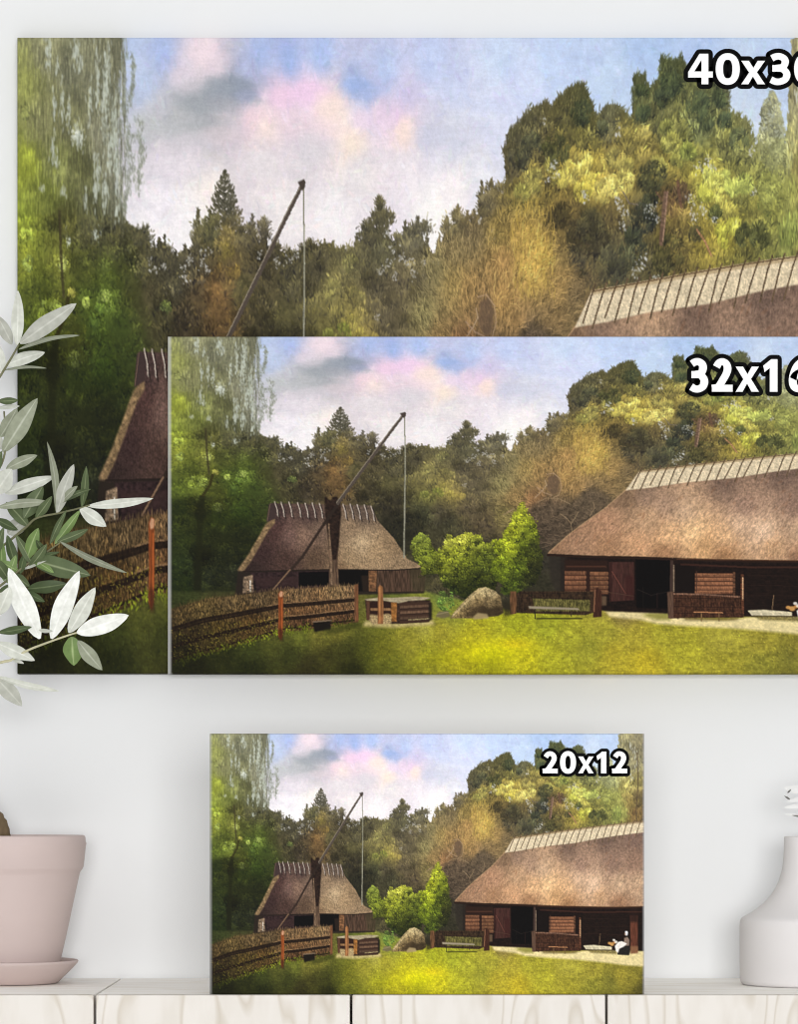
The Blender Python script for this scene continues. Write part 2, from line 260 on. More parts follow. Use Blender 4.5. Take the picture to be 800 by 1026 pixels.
    for (x, y, r, c) in [(1100,245,20,(80,66,38)),(1150,262,26,(66,58,36)),(1200,262,24,(64,58,38)),(1305,215,18,(60,62,42)),(1270,262,18,(58,62,46)),(1330,300,24,(82,78,42)),(1060,140,22,(74,74,50)),(1030,160,20,(76,72,50)),(1290,100,16,(72,82,50)),(1330,80,18,(70,78,48)),(1420,110,18,(76,84,52)),(1460,110,16,(74,84,54)),(1440,232,14,(92,96,46)),(1500,262,20,(84,86,44)),(1120,236,24,(74,64,36)),(1180,250,32,(62,58,38)),(1170,290,34,(66,60,42)),(1290,240,30,(58,60,46)),(1310,184,30,(66,66,42)),(1270,285,30,(64,66,46)),(1110,150,30,(80,80,44)),(1050,160,24,(76,74,50)),(1370,205,18,(84,66,46)),(1205,120,14,(80,82,54)),(1530,262,26,(90,92,46)),(1345,285,34,(84,78,42)),(1400,262,16,(92,84,46)),(1165,100,24,(66,72,44)),(1290,70,14,(66,76,46)),(1350,60,24,(66,76,48)),(1405,90,26,(76,86,54)),(1450,80,18,(74,84,54)),(1490,135,22,(100,106,64)),(1240,310,24,(58,58,44))]:
        m = np.zeros((PH, PW)); m[(xs - x) ** 2 + ((ys - y) * 1.4) ** 2 < r * r] = 1
        foliage(m, np.broadcast_to(desat(np.array(c, float), .8, .97), (PH, PW, 3)), int(r * .5), (8, 15), 28, (2.5, 6), (.8, 1.6), .35, .15, 'lean', a=.72)
    for (x, y, r) in [(1085,112,4),(1110,180,9),(1105,170,7),(1172,212,8),(1168,206,5),(1245,226,9),(1252,236,7),(1240,215,6),(1300,232,7),(1312,226,6),(1322,240,5),(1285,305,9),(1275,312,8),(1292,296,7),(1390,215,7),(1405,232,10),(1415,228,8),(1396,240,6),(1410,172,9),(1425,166,8),(1435,172,6),(1520,206,5),(1440,242,4),(1320,320,4),(1250,250,5),(1515,150,7),(1095,190,4),(1240,126,5)]:
        gap(x, y, r, (224,224,222))
    for pts, w, c in [([(1338,205),(1332,240),(1328,275)], 9, (112,88,72)), ([(1342,205),(1337,240),(1332,270)], 3, (150,120,100)), ([(1362,190),(1370,225)], 7, (104,78,60)), ([(1402,255),(1420,272),(1432,290)], 4, (172,128,92)), ([(1330,215),(1318,205)], 3, (110,84,66)), ([(1250,205),(1262,220),(1280,222)], 2, (110,100,90))]:
        line(pts, w, c, .8, jit=.12)
    # ---- golden leafless tree
    bare = wood([(985,255),(1010,225),(1045,215),(1090,240),(1130,280),(1165,330),(1180,360),(1120,440),(960,520),(830,470),(810,390),(830,310),(870,280),(930,262)], 14, .2)
    fill(bare, tf * (1 + .25 * n2 + .35 * n3)[..., None], .8)
    bx, by = scatter(bare, 2600)
    for x, y in zip(bx, by):
        ang = math.atan2(y - 470, x - 990) + prng.normal() * .45
        L = prng.uniform(5, 16); c = tf[min(int(y), PH - 1), min(int(x), PW - 1)] * prng.choice([.62, .85, 1.2, 1.38], p=[.25, .25, .3, .2])
        line([(x, y), (x + L * math.cos(ang), y + L * math.sin(ang) * .9)], 1.0, c, .5)
    bx, by = scatter(bare, 1500)
    for x, y in zip(bx, by):
        ang = math.atan2(y - 500, x - 990) + prng.normal() * .5; L = prng.uniform(8, 22)
        k = prng.choice([.5, 1.45, 1.7], p=[.35, .4, .25]); c = tf[min(int(y), PH - 1), min(int(x), PW - 1)] * k
        line([(x, y), (x + L * .5 * math.cos(ang), y + L * .5 * math.sin(ang)), (x + L * math.cos(ang + .3), y + L * math.sin(ang + .3))], .9, np.clip(c, 0, 240), .4)
    for _ in range(260):
        x, y = prng.uniform(1020, 1110), prng.uniform(225, 350)
        line([(x, y), (x + prng.normal() * 4, y - prng.uniform(5, 16))], 1, np.array((205,172,82)) * prng.uniform(.85, 1.12), .45)
    m = pmask([(955,350),(975,345),(985,365),(980,392),(965,398),(950,380)], 3); fill(m, (92,72,60), .7)
    line([(950,345),(968,342),(984,356),(988,378),(980,398),(966,404)], 2.2, (172,142,112), .7)
    line([(920,405),(940,385),(950,372),(946,360)], 2, (190,165,135), .6); line([(925,378),(945,392),(965,398)], 2, (168,140,115), .6)
    dark = pmask([(905,425),(935,412),(975,425),(1010,425),(1035,400),(1060,385),(1090,388),(1112,410),(1095,440),(1050,470),(1000,505),(950,545),(935,500)], 10)
    fill(dark, np.array((72,60,48)) * (1 + .5 * n3 + .3 * n2)[..., None], .75)
    for _ in range(420):
        x, y = scatter(dark, 1); x, y = x[0], y[0]; a = prng.uniform(0, 6.28); L = prng.uniform(5, 18)
        line([(x, y), (x + L * math.cos(a), y + L * .7 * math.sin(a))], 1, np.array((122,102,82)) * prng.uniform(.5, 1.3), .45)
    for pts in ([(1015,490),(1012,470),(1000,455),(985,445)], [(1012,470),(1022,455),(1030,440)], [(928,415),(950,405),(985,408),(1010,420)], [(840,448),(868,432),(850,440)], [(1060,450),(1072,430),(1068,415)]):
        line(pts, 2, (152,128,98), .65)
    hz = blur(np.clip(mid + bare, 0, 1), 4) * np.exp(-((ys - 360) / 110.) ** 2) * np.clip((xs - 380) / 300., 0, 1)
    fill(hz, (150,136,98), .13)
    # ---- birch on the right edge
    br = wood([(1600,0),(1692,0),(1692,330),(1590,330),(1570,260),(1580,170),(1592,90)], 6)
    fill(br, tf * (1 + .2 * n2 + .25 * vst)[..., None], .9)
    foliage(br, tf, 330, (9, 20), 26, (3, 8), (.9, 1.8), .15, .16, 'hang')
    sm = wood([(1545,80),(1556,68),(1572,80),(1585,130),(1592,230),(1530,240),(1530,150),(1536,90)], 6)
    fill(sm, tf * (1 + .2 * n2)[..., None], .75)
    foliage(sm, tf, 70, (8, 15), 22, (2, 5), (.9, 1.8), .2, .14, 'rand')
    for (x, y) in [(1612,60),(1660,50),(1664,75),(1668,100),(1610,75),(1650,140),(1625,120),(1645,35)]:
        for _ in range(6): dab(x + prng.normal() * 4, y + prng.normal() * 10, prng.uniform(4, 9), 1.4, math.pi / 2, np.array((206,208,198.)), .6)
    line([(1672,60),(1676,150),(1668,250),(1672,320)], 6, (86,72,54), .5, jit=.15)
    # ---- left birch and the dark left wood
    lw = wood([(0,0),(214,0),(218,30),(206,60),(212,100),(196,130),(208,165),(200,200),(218,225),(222,245),(255,255),(270,300),(262,400),(245,470),(170,600),(160,660),(0,690)], 6)
    fill(lw, tf * (1 + .16 * n2 + .16 * n3)[..., None])
    foliage(lw * (ys < 300), tf, 260, (10, 22), 24, (3, 8), (.8, 1.7), .1, .16, 'hang', a=.6)
    for _ in range(1100):   # hanging birch twigs, darker and lighter
        x = prng.choice([prng.uniform(20, 222), prng.normal(195, 22)]); y = prng.uniform(-5, 235)
        if x > 224: continue
        L = prng.uniform(8, 34); c = tf[int(np.clip(y, 0, 845)), int(np.clip(x, 0, 1691))] * prng.choice([.74, .92, 1.25, 1.5], p=[.34, .36, .2, .1])
        line([(x, y), (x + prng.normal() * 1.5, y + L)], prng.uniform(1, 2.2), c, .5)
    for pts in ([(222,20),(236,24),(241,40),(234,75),(224,95)],[(236,26),(240,60),(228,98)],[(240,105),(256,115),(258,124)],[(222,130),(246,128),(256,140),(252,165),(246,205)],[(250,125),(262,160),(254,170),(250,208)],[(225,135),(236,150),(240,190)],[(228,140),(232,190),(222,225)],[(222,95),(228,120),(224,160)],[(214,30),(222,60),(218,100)],[(205,60),(216,90),(212,130)],[(208,150),(216,190),(210,225)],[(198,120),(206,160),(202,200)],[(190,60),(198,100),(194,150)],[(178,40),(184,90),(180,140)],[(222,170),(226,200),(220,235)]):
        for q in range(len(pts) - 1):
            (xa, ya), (xb, yb) = pts[q], pts[q + 1]
            for _ in range(int(math.hypot(xb - xa, yb - ya) * 1.1)):
                t = prng.random(); dab(xa + (xb - xa) * t + prng.normal() * 2.6, ya + (yb - ya) * t + prng.normal() * 3, prng.uniform(2, 5), prng.uniform(.8, 1.5), math.pi / 2 + prng.normal() * .35, np.array((132,136,120.)) * prng.uniform(.8, 1.25), .45)
    gx, gy = [], []
    for (x, y, w_, h_, n) in [(62,22,6,22,46),(82,40,4,10,14),(120,20,7,18,40),(165,60,5,40,60),(185,35,6,45,70),(180,90,7,40,80),(150,90,5,25,30),(92,90,4,25,34),(76,95,3,22,26),(105,100,4,20,30),(125,132,10,14,60),(200,110,4,40,46),(165,180,6,28,56),(190,150,6,30,60),(205,175,5,40,70),(180,205,6,25,46),(160,200,4,16,24),(72,150,5,18,26),(80,165,4,8,14),(95,205,5,6,14),(50,200,4,4,8),(165,255,8,9,36),(160,262,6,7,22),(105,272,6,5,18),(100,258,4,6,12),(205,235,4,15,20),(130,35,4,12,16),(140,215,3,14,16)]:
        for _ in range(n):
            dab(x + prng.normal() * w_ * .6, y + prng.normal() * h_ * .6, prng.uniform(2.5, 7), prng.uniform(.9, 1.8), math.pi / 2 + prng.normal() * .12, np.array((196,202,188.)) * prng.uniform(.84, 1.1), .55)
    gap(122,130,9,(240,242,228),30)
    foliage(lw * (ys > 235), tf, 520, (8, 18), 26, (2, 5), (1, 2), .3, .22, 'rand', a=.6)
    for (x, y, r, c) in [(60,368,20,(138,156,46)),(78,362,14,(146,164,50)),(178,350,16,(112,132,44)),(182,344,9,(150,168,64)),(140,352,8,(142,158,54)),(90,300,12,(160,168,70)),(18,262,14,(176,196,50)),(110,340,8,(168,162,50)),(305,358,12,(96,108,46)),(20,300,12,(150,168,60)),(118,432,16,(86,96,34)),(170,372,22,(88,114,32)),(15,100,10,(160,166,80))]:
        m = np.zeros((PH, PW)); m[(xs - x) ** 2 + (ys - y) ** 2 < r * r] = 1
        foliage(m, np.broadcast_to(desat(np.array(c, float), .76), (PH, PW, 3)), 6, (6, 11), 20, (1.5, 3.5), (.9, 1.8), .35, .18, 'rand', a=.65)
    line([(86,230),(90,300),(95,345)], 7, (58,52,34), .5, jit=.15)
    line([(78,400),(72,450),(70,520),(66,600),(66,650)], 20, (30,32,14), .5, jit=.1); line([(66,560),(64,650)], 26, (26,28,14), .4)
    line([(78,400),(98,370),(104,345)], 9, (46,40,18), .5)
    glow = np.exp(-(((xs - 190) / 70.) ** 2 + ((ys - 360) / 60.) ** 2)) ; fill(glow, (92,112,38), .14)
    soft = blur(v[:300, :300].copy(), 1); k_ = np.clip((290 - ys[:300, :300]) / 40., 0, 1)[..., None] * np.clip((285 - xs[:300, :300]) / 30., 0, 1)[..., None] * .7
    v[:300, :300] += k_ * (soft - v[:300, :300])
    wm = v[:, :].copy(); sf = blur(wm, 1); v += .35 * (sf - v)
    # ---- ground
    G = [(30,640,(48,68,24)),(120,655,(60,75,30)),(200,650,(56,66,28)),(550,648,(84,92,36)),(480,660,(90,92,36)),(640,690,(120,125,40)),(690,660,(98,118,52)),(700,690,(130,135,45)),(20,825,(28,36,10)),(60,835,(27,34,10)),(120,800,(38,50,14)),(200,790,(54,74,20)),(250,770,(76,98,26)),(320,760,(92,118,30)),(380,755,(108,120,36)),(200,830,(32,44,12)),(300,800,(50,66,18)),(350,830,(48,54,18)),
         (420,740,(110,116,36)),(440,790,(56,62,20)),(480,800,(74,80,22)),(460,830,(34,38,12)),(400,800,(58,64,20)),(540,790,(108,108,26)),(540,830,(92,96,26)),(600,760,(140,136,40)),(680,740,(152,146,40)),(650,800,(142,142,30)),(720,800,(168,162,25)),(780,790,(198,188,20)),(780,760,(172,166,30)),(800,830,(152,152,20)),(830,740,(166,166,35)),(850,780,(200,194,22)),(900,800,(188,182,25)),
         (860,720,(150,156,30)),(950,730,(146,152,35)),(960,800,(166,166,35)),(1000,760,(156,156,40)),(1060,780,(140,140,40)),(1100,740,(156,152,45)),(1120,800,(168,156,40)),(1180,760,(162,152,45)),(1200,810,(178,162,35)),(1240,750,(150,146,40)),(1300,790,(160,156,40)),(1400,760,(156,150,50)),(1400,820,(146,140,40)),(1500,770,(146,138,45)),(1500,820,(130,128,42)),(1600,790,(140,130,42)),
         (1570,810,(108,106,38)),(1650,800,(126,118,40)),(1690,835,(78,74,30)),(640,720,(150,146,60)),(250,745,(60,66,26)),(1150,670,(110,95,50)),(1140,690,(130,115,60))]
    gf = cmap(G, 3.4, 16); gf = desat(gf, .95, 1.05, (1.01, .99, 1.0)); wl = np.clip((520 - xs) / 200., 0, 1)[..., None]; gf = gf * (1 - wl) + desat(gf, .92, .92, (1.06, .9, 1.0)) * wl
    gm = pmask([(0,640),(160,640),(200,648),(640,640),(860,690),(1100,660),(1692,660),(1692,846),(0,846)], 4)
    fill(gm, gf * (1 + .16 * n2 + .2 * n3 + .1 * streak)[..., None])
    px, py = scatter(gm * (ys > 690), 9000)
    for x, y in zip(px, py):
        c = gf[min(int(y), PH - 1), min(int(x), PW - 1)] * math.exp(prng.normal() * .17) + np.array([1, 1, -.5]) * prng.normal() * 5
        dab(x, y, prng.uniform(1.5, 4), prng.uniform(.8, 1.6), -math.pi / 2 + prng.normal() * .7, np.clip(c, 2, 250), .6)
    for (x, y, w_, h_, c) in [(820,785,75,26,(216,210,20)),(800,800,60,22,(205,205,14)),(870,772,34,12,(224,196,32)),(690,810,50,16,(176,172,22))]:
        m = np.exp(-(((xs - x) / w_) ** 2 + ((ys - y) / h_) ** 2)); fill(m, np.array(c) * (1 + .12 * n3 + .2 * n4)[..., None], .5)
    # ---- sandy paths
    sand = pmask([(1095,684),(1180,686),(1262,690),(1300,706),(1400,712),(1470,704),(1570,698),(1640,706),(1692,704),(1692,756),(1620,752),(1560,745),(1430,734),(1300,727),(1230,722),(1190,712),(1110,704)], 4)
    fill(sand, np.array((226,208,152)) * (1 + .1 * n3 + .08 * n2)[..., None])
    poly([(1190,700),(1210,694),(1262,692),(1266,712),(1230,712)], (128,124,52), 5, .8); poly([(1095,668),(1160,664),(1170,684),(1100,690)], (122,116,58), 5, .7)
    fill(pmask([(490,714),(660,712),(668,724),(560,732),(484,728)], 4), np.array((190,172,118)) * (1 + .2 * n3)[..., None], .85)
    # ---- small thatched hut
    hr = [(168,585),(205,535),(232,485),(250,458),(244,450),(250,418),(505,424),(522,462),(562,505),(597,558),(622,570),(640,580),(560,586),(420,584),(300,586),(190,592)]
    R1 = cmap([(260,480,(72,50,46)),(230,540,(54,38,36)),(200,580,(46,34,31)),(330,500,(124,98,82)),(300,500,(104,80,72)),(290,560,(66,48,42)),(250,500,(62,44,40)),(360,560,(82,64,50)),(370,480,(106,86,72)),(450,480,(132,110,86)),(480,520,(172,148,116)),(520,540,(156,130,98)),(450,560,(148,124,94)),(580,570,(134,112,86)),(430,582,(118,94,70)),(560,520,(128,106,80)),(350,450,(70,54,50)),(260,440,(60,46,44)),(480,440,(86,72,62))], 3, 10)
    poly([(170,580),(640,575),(640,645),(400,650),(160,650)], (40,32,26), 2)
    poly([(200,592),(400,588),(400,645),(205,650)], np.array((46,32,32)), 1, 1, .5, n3)
    poly([(215,606),(400,600),(400,622),(215,628)], (58,40,38), 2, .6)
    poly([(322,592),(398,590),(398,624),(322,628)], (8,7,7), 1)
    poly([(418,586),(500,584),(498,640),(420,640)], (10,8,7), 1)
    poly([(480,600),(500,600),(500,640),(484,640)], (44,32,24), 2, .8)
    poly([(498,582),(521,582),(518,640),(500,640)], np.array((112,78,52)), 1, 1, .5, n3)
    poly([(521,580),(645,576),(640,640),(521,642)], np.array((72,54,42)) * (1 + .7 * vst)[..., None], 1)
    poly([(600,580),(650,578),(650,640),(610,640)], (66,62,40), 5, .5)
    poly([(182,604),(205,598),(208,642),(180,645)], np.array((110,92,74)) * (1 + .9 * n3)[..., None], 1)
    line([(199,612),(200,640)], 4, (206,196,180), .7, jit=.25); line([(209,614),(212,640)], 7, (26,20,18), .6)
    poly(hr, R1 * 1.06 * (1 + .18 * n3 + .35 * n4)[..., None], 1)
    rm = pmask(hr)
    rx, ry = scatter(rm, 2600)
    for x, y in zip(rx, ry):
        dab(x, y, prng.uniform(1.5, 4), .8, math.pi / 2 + (x - 400) / 300. * -.5 + prng.normal() * .3, R1[int(y), int(x)] * prng.choice([.68, 1.32]), .42)
    poly([(166,588),(188,556),(216,510),(238,470),(262,456),(262,468),(246,486),(222,528),(200,566),(182,590)], np.array((146,120,84)) * (1 + .5 * n3)[..., None], 2, .85)
    line([(180,590),(300,588),(420,585),(560,587),(640,582)], 4, (34,26,22), .6)
    poly([(246,420),(264,418),(262,456),(240,466)], (62,48,46), 1)
    line([(242,462),(250,420)], 2, (112,90,74), .7)
    for (x, y) in [(261,414),(277,415),(297,415),(319,416),(338,418),(356,417),(374,418),(434,420),(452,420),(470,421),(488,422),(505,425)]:
        line([(x + 4, y + 4), (x + 13, y + 42)], 3, (38,28,26), .6)
        line([(x, y), (x + 6, y + 20), (x + 8, y + 36)], 3.2, (178,164,152), .85, jit=.1)
    # ---- sweep well: forked post, long pole, hanging rod
    line([(590,196),(592,300),(590,420),(588,555)], 3.6, (132,130,112), .8, jit=.08); line([(593,250),(592,380),(590,555)], 1.2, (190,186,164), .5)
    line([(258,634),(330,555),(385,472)], 8, (50,38,32), .95); line([(256,636),(300,585)], 4, (128,100,78), .8)
    poly([(392,470),(396,520),(400,560),(399,627),(424,627),(421,560),(425,500),(428,450),(426,470)], np.array((92,72,56)) * (1 + .6 * vst)[..., None], 1)
    poly([(387,404),(392,401),(397,408),(404,412),(408,402),(418,401),(424,408),(429,424),(430,446),(426,480),(424,520),(418,560),(408,560),(402,520),(394,486),(389,450)], np.array((40,28,22)) * (1 + .5 * n3)[..., None], 2)
    line([(398,470),(403,540),(406,622)], 5, (128,104,82), .6, jit=.15); line([(416,560),(418,622)], 4, (70,52,42), .6)
    line([(385,472),(430,408)], 9, (44,34,28), .9); line([(420,420),(500,312),(560,232),(591,191)], 9, (80,70,62), .95, 8); line([(418,416),(500,306),(558,228),(588,192)], 2, (152,140,122), .6)
    poly([(578,192),(592,188),(594,198),(588,204)], (70,60,54), 1)
    # ---- big thatched barn
    wallpts = [(985,548),(1692,556),(1692,706),(1460,704),(1100,690),(985,668)]
    poly(wallpts, np.array((26,16,13)) * (1 + .5 * n3)[..., None], 2)
    poly([(955,548),(1000,552),(996,640),(975,650),(960,610)], (44,38,32), 4, .7)
    def logs(x0, y0, x1, y1, n, c, gapc=(78,48,34)):
        poly([(x0,y0),(x1,y0),(x1,y1),(x0,y1)], gapc, 1)
        h = (y1 - y0) / n
        for i in range(n):
            yy = y0 + h * (i + .45); k = prng.uniform(.85, 1.12)
            line([(x0 + 1, yy), (x1 - 1, yy + prng.normal() * .6)], h * .8, np.array(c) * k * .92, .85, jit=.12)
            line([(x0 + 1, yy - h * .22), (x1 - 1, yy - h * .22)], h * .3, np.array(c) * 1.15 * k, .35, jit=.18)
    logs(996, 588, 1050, 650, 5, (122,82,58)); logs(1060, 590, 1106, 648, 5, (126,86,60))
    poly([(996,560),(1106,562),(1106,588),(996,588)], (44,27,20), 3, .9); line([(1000,577),(1100,578)], 5, (74,46,34), .6)
    line([(1055,588),(1056,650)], 9, (46,28,22), .9)
    poly([(1108,566),(1172,566),(1172,662),(1110,666)], np.array((64,38,33)) * (1 + .4 * vst)[..., None], 1); line([(1116,590),(1150,645)], 2, (120,70,56), .6); line([(1112,568),(1112,665)], 4, (44,22,18), .7)
    poly([(1150,600),(1172,600),(1172,660),(1150,660)], (54,24,22), 4, .6)
    poly([(1176,556),(1264,556),(1262,684),(1178,682)], (7,5,5), 1)
    line([(1195,630),(1196,680)], 1.5, (30,24,20), .7); line([(1230,645),(1230,680)], 3, (34,20,18), .7); line([(1180,635),(1215,650),(1262,640)], 1.5, (40,32,28), .6)
    line([(1268,556),(1266,645)], 9, (62,46,40), .9); line([(1272,574),(1272,640)], 4, (136,116,96), .8, jit=.12)
    logs(1326, 594, 1422, 648, 5, (132,88,62)); poly([(1278,570),(1326,572),(1326,640),(1278,640)], (20,13,11), 2)
    line([(1330,590),(1330,640)], 3, (70,46,36), .8); line([(1425,592),(1425,650)], 7, (96,64,46), .8, jit=.2)
    line([(1446,598),(1446,700)], 9, (104,62,42), .85, jit=.25); line([(1447,605),(1447,660)], 3, (206,170,130), .7, jit=.2)
    poly([(1456,575),(1692,580),(1692,690),(1456,690)], np.array((27,17,13)) * (1 + .35 * streak + .3 * n3)[..., None], 2)
    for yy in (600, 625, 650): line([(1460, yy), (1640, yy + 2)], 1.2, (48,30,24), .4)
    poly([(1644,590),(1674,590),(1674,712),(1646,714)], np.array((92,52,38)) * (1 + .4 * vst)[..., None], 2); poly([(1644,560),(1674,560),(1674,612),(1644,612)], (36,22,18), 4, .8)
    poly([(1644,690),(1676,690),(1676,714),(1644,716)], (150,112,76), 3, .6)
    rb = [(952,545),(1000,503),(1050,465),(1100,430),(1150,386),(1168,362),(1186,337),(1280,326),(1380,314),(1480,303),(1580,293),(1692,284),(1692,560),(1580,562),(1380,559),(1180,552),(1060,550)]
    R2 = cmap([(1200,395,(128,104,88)),(1400,372,(112,90,78)),(1550,345,(104,84,74)),(1660,340,(112,90,80)),(1200,460,(176,142,112)),(1320,490,(222,182,138)),(1400,500,(202,162,124)),(1500,490,(204,172,146)),(1600,485,(180,150,124)),(1680,480,(176,146,120)),(1100,470,(162,124,98)),(1040,520,(150,116,92)),(1180,520,(184,142,108)),(1400,546,(150,112,80)),(1600,550,(140,106,82)),(962,542,(128,98,76)),(1150,405,(118,94,74)),(1250,420,(150,122,102)),(1450,425,(142,114,98)),(1300,440,(176,146,120)),(1580,420,(130,104,90)),(1660,420,(134,106,90)),(1350,525,(190,148,106)),(1520,530,(176,140,108)),(1250,542,(150,112,82)),(1260,500,(206,164,124)),(1440,470,(190,158,132)),(1100,530,(150,114,86))], 3, 14)
    diag = smooth_noise(3, 7, 51)
    poly(rb, R2 * np.array((1.08, 1.08, 1.05)) * (1 + .12 * n2 + .2 * n3 + .16 * n4 + .16 * diag)[..., None], 1)
    rmask = pmask(rb)
    rx, ry = scatter(rmask, 8000)
    for x, y in zip(rx, ry):
        dab(x, y, prng.uniform(2, 6), .8, 2.2 + prng.normal() * .35, R2[int(y), int(x)] * prng.choice([.78, .9, 1.14, 1.24]), .4)
    rx, ry = scatter(rmask * (ys > 400), 2600)
    for x, y in zip(rx, ry):
        dab(x, y, prng.uniform(5, 12), .8, 2.25 + prng.normal() * .22, R2[int(y), int(x)] * prng.choice([.72, 1.3, 1.42], p=[.4, .4, .2]), .32)
    for _ in range(70):
        x, y = scatter(rmask, 1); dab(x[0], y[0], prng.uniform(6, 14), prng.uniform(2, 4), 2.3 + prng.normal() * .3, np.array((150,98,66.)), .18)
    line([(952,548),(1060,553),(1180,556),(1380,563),(1580,566),(1692,564)], 7, (40,25,18), .9); line([(1280,558),(1380,560),(1580,563),(1692,561)], 3, (96,62,42), .5)
    line([(1290,572),(1480,580),(1692,578)], 6, (62,36,28), .5)
    line([(955,543),(1000,502),(1050,464),(1100,429),(1150,385)], 3, (186,150,112), .5)
    cap = [(1150,386),(1186,337),(1280,326),(1380,314),(1480,303),(1580,293),(1692,284),(1692,320),(1580,332),(1530,338),(1430,354),(1300,366),(1220,378)]
    poly(cap, np.array((216,198,166)) * (1 + .14 * n3 + .22 * n4)[..., None], 1)
    poly([(1186,337),(1280,326),(1380,314),(1480,303),(1580,293),(1692,284),(1692,290),(1580,299),(1380,320),(1280,332),(1188,342)], (170,146,108), 1, .7)
    x = 1190.
    while x < 1700:
        yt = 337 - (x - 1186) * .105; L = 44 + (x - 1190) * .012
        line([(x + 3, yt - 8), (x - 7, yt + 10), (x - 21 - prng.uniform(0, 6), yt + L - 2 + prng.uniform(-3, 10))], 3.6, (96,78,58), .85, jit=.12)
        line([(x + 6, yt + 2), (x - 3, yt + 16), (x - 16, yt + L - 6)], 1.4, (226,210,176), .45)
        x += prng.uniform(20, 25) + (x - 1190) * .012
    line([(1186,338),(1280,327),(1380,315),(1480,304),(1580,294),(1692,285)], 2.4, (92,72,48), .8, jit=.15)
    # ---- wattle fences in front of the barn, benches, log, woman
    def wattle(pts, c, n):
        m = pmask(pts, 1); fill(m, np.array(c) * (1 + .6 * vst + .4 * n3)[..., None])
        qx, qy = scatter(m, n)
        for x, y in zip(qx, qy): dab(x, y, prng.uniform(2, 5), .8, math.pi / 2 + prng.normal() * .2, np.array(c, float) * prng.choice([.5, .8, 1.35, 1.7], p=[.3, .3, .25, .15]), .55)
    wattle([(866,640),(1075,640),(1080,690),(1050,700),(862,694)], (52,38,26), 380)
    wattle([(915,658),(1060,662),(1060,690),(920,690)], (96,90,48), 200)
    for yy in (644, 656): line([(866, yy), (1080, yy + 3)], 2.5, (34,24,20), .7)
    poly([(858,622),(873,622),(873,696),(858,698)], np.array((104,70,46)) * (1 + .4 * vst)[..., None], 1); line([(868,626),(868,692)], 3, (168,112,70), .6)
    poly([(1070,634),(1080,630),(1090,640),(1090,704),(1068,706)], np.array((62,36,26)) * (1 + .4 * vst)[..., None], 1); line([(1073,636),(1070,690)], 4, (132,92,66), .7)
    poly([(1090,652),(1102,652),(1102,676),(1090,676)], (120,96,72), 2, .7); line([(1090,640),(1170,652)], 2, (84,62,48), .5)
    poly([(904,677),(1030,682),(1034,687),(906,684)], (150,138,116), 1); line([(920,685),(921,708)], 4, (44,36,26), .9); line([(1014,688),(1012,702)], 4, (60,48,34), .8); line([(925,709),(1040,708)], 5, (58,58,22), .6)
    wattle([(1262,644),(1440,652),(1450,706),(1262,708)], (64,40,28), 420)
    for yy in (656, 678, 694): line([(1264, yy), (1448, yy + 3)], 2.2, (30,20,16), .55)
    line([(1264,646),(1350,648),(1442,654)], 5, (124,92,74), .6, jit=.25)
    poly([(1256,642),(1272,640),(1272,708),(1258,708)], np.array((92,68,54)) * (1 + .4 * vst)[..., None], 1)
    line([(1324,692),(1396,694)], 4, (160,112,76), .8, jit=.1); line([(1342,696),(1342,714)], 3, (140,108,70), .8); line([(1387,696),(1387,714)], 3, (120,92,60), .8); poly([(1300,706),(1440,706),(1430,714),(1300,714)], (84,70,36), 3, .6)
    poly([(1460,688),(1500,686),(1572,692),(1572,702),(1470,701)], np.array((206,194,162)) * (1 + .2 * n3)[..., None], 1); line([(1462,690),(1570,694)], 3, (218,206,172), .7, jit=.08)
    line([(1522,685),(1526,650)], 2.4, (140,112,82), .9); poly([(1475,702),(1590,704),(1590,716),(1490,712)], np.array((112,100,52)) * (1 + .8 * n4)[..., None], 3, .8)
    for (x, y, r, c) in [(1562,680,7,(206,150,84)),(1572,683,9,(214,160,92)),(1582,678,7,(196,136,72)),(1580,670,6,(226,220,210)),(1588,676,7,(232,226,216))]: dab(x, y, r, r * .75, 0, np.array(c, float), .9)
    poly([(1620,664),(1634,660),(1641,670),(1640,690),(1618,694),(1608,688),(1622,680)], np.array((132,112,98)), 1)
    line([(1626,670),(1616,682),(1602,682)], 5, (150,128,112), .9)
    poly([(1592,704),(1600,690),(1640,688),(1644,708),(1640,720),(1594,718)], np.array((34,32,28)) * (1 + .5 * n4)[..., None], 1)
    poly([(1584,690),(1598,676),(1612,674),(1632,682),(1618,692),(1602,698),(1596,712),(1588,706)], np.array((236,230,222)), 1); line([(1606,680),(1596,704)], 2, (204,192,184), .6)
    dab(1629, 648, 6.5, 8.5, 0, np.array((222,222,224.)), .95); dab(1624, 650, 3, 5, 0, np.array((196,160,136.)), .7); dab(1629, 644, 6, 4, 0, np.array((236,236,238.)), .8)
    # ---- green bush and young tree
    bush = wood([(606,515),(618,500),(634,494),(650,502),(656,522),(668,540),(690,535),(692,512),(700,498),(712,508),(735,500),(758,492),(782,504),(786,520),(804,518),(815,530),(826,560),(830,600),(816,650),(760,664),(720,650),(690,620),(672,594),(634,598),(630,575),(612,552)], 3, .3)
    B = cmap([(635,505,(112,140,58)),(625,530,(84,104,40)),(650,550,(96,120,38)),(700,515,(136,156,60)),(740,508,(142,162,56)),(710,545,(116,138,40)),(770,515,(112,134,46)),(690,580,(98,118,34)),(740,570,(88,108,32)),(790,560,(76,96,32)),(660,590,(76,92,32)),(720,610,(50,62,22)),(770,610,(42,54,20)),(820,580,(58,74,28)),(700,640,(46,64,28)),(750,650,(32,42,18)),(810,640,(30,38,18)),(640,570,(84,104,36))], 3.2, 10)
    B = desat(B, .95, 1.0, (1.08, .95, .9)); fill(bush, B * (1 + .3 * n3)[..., None])
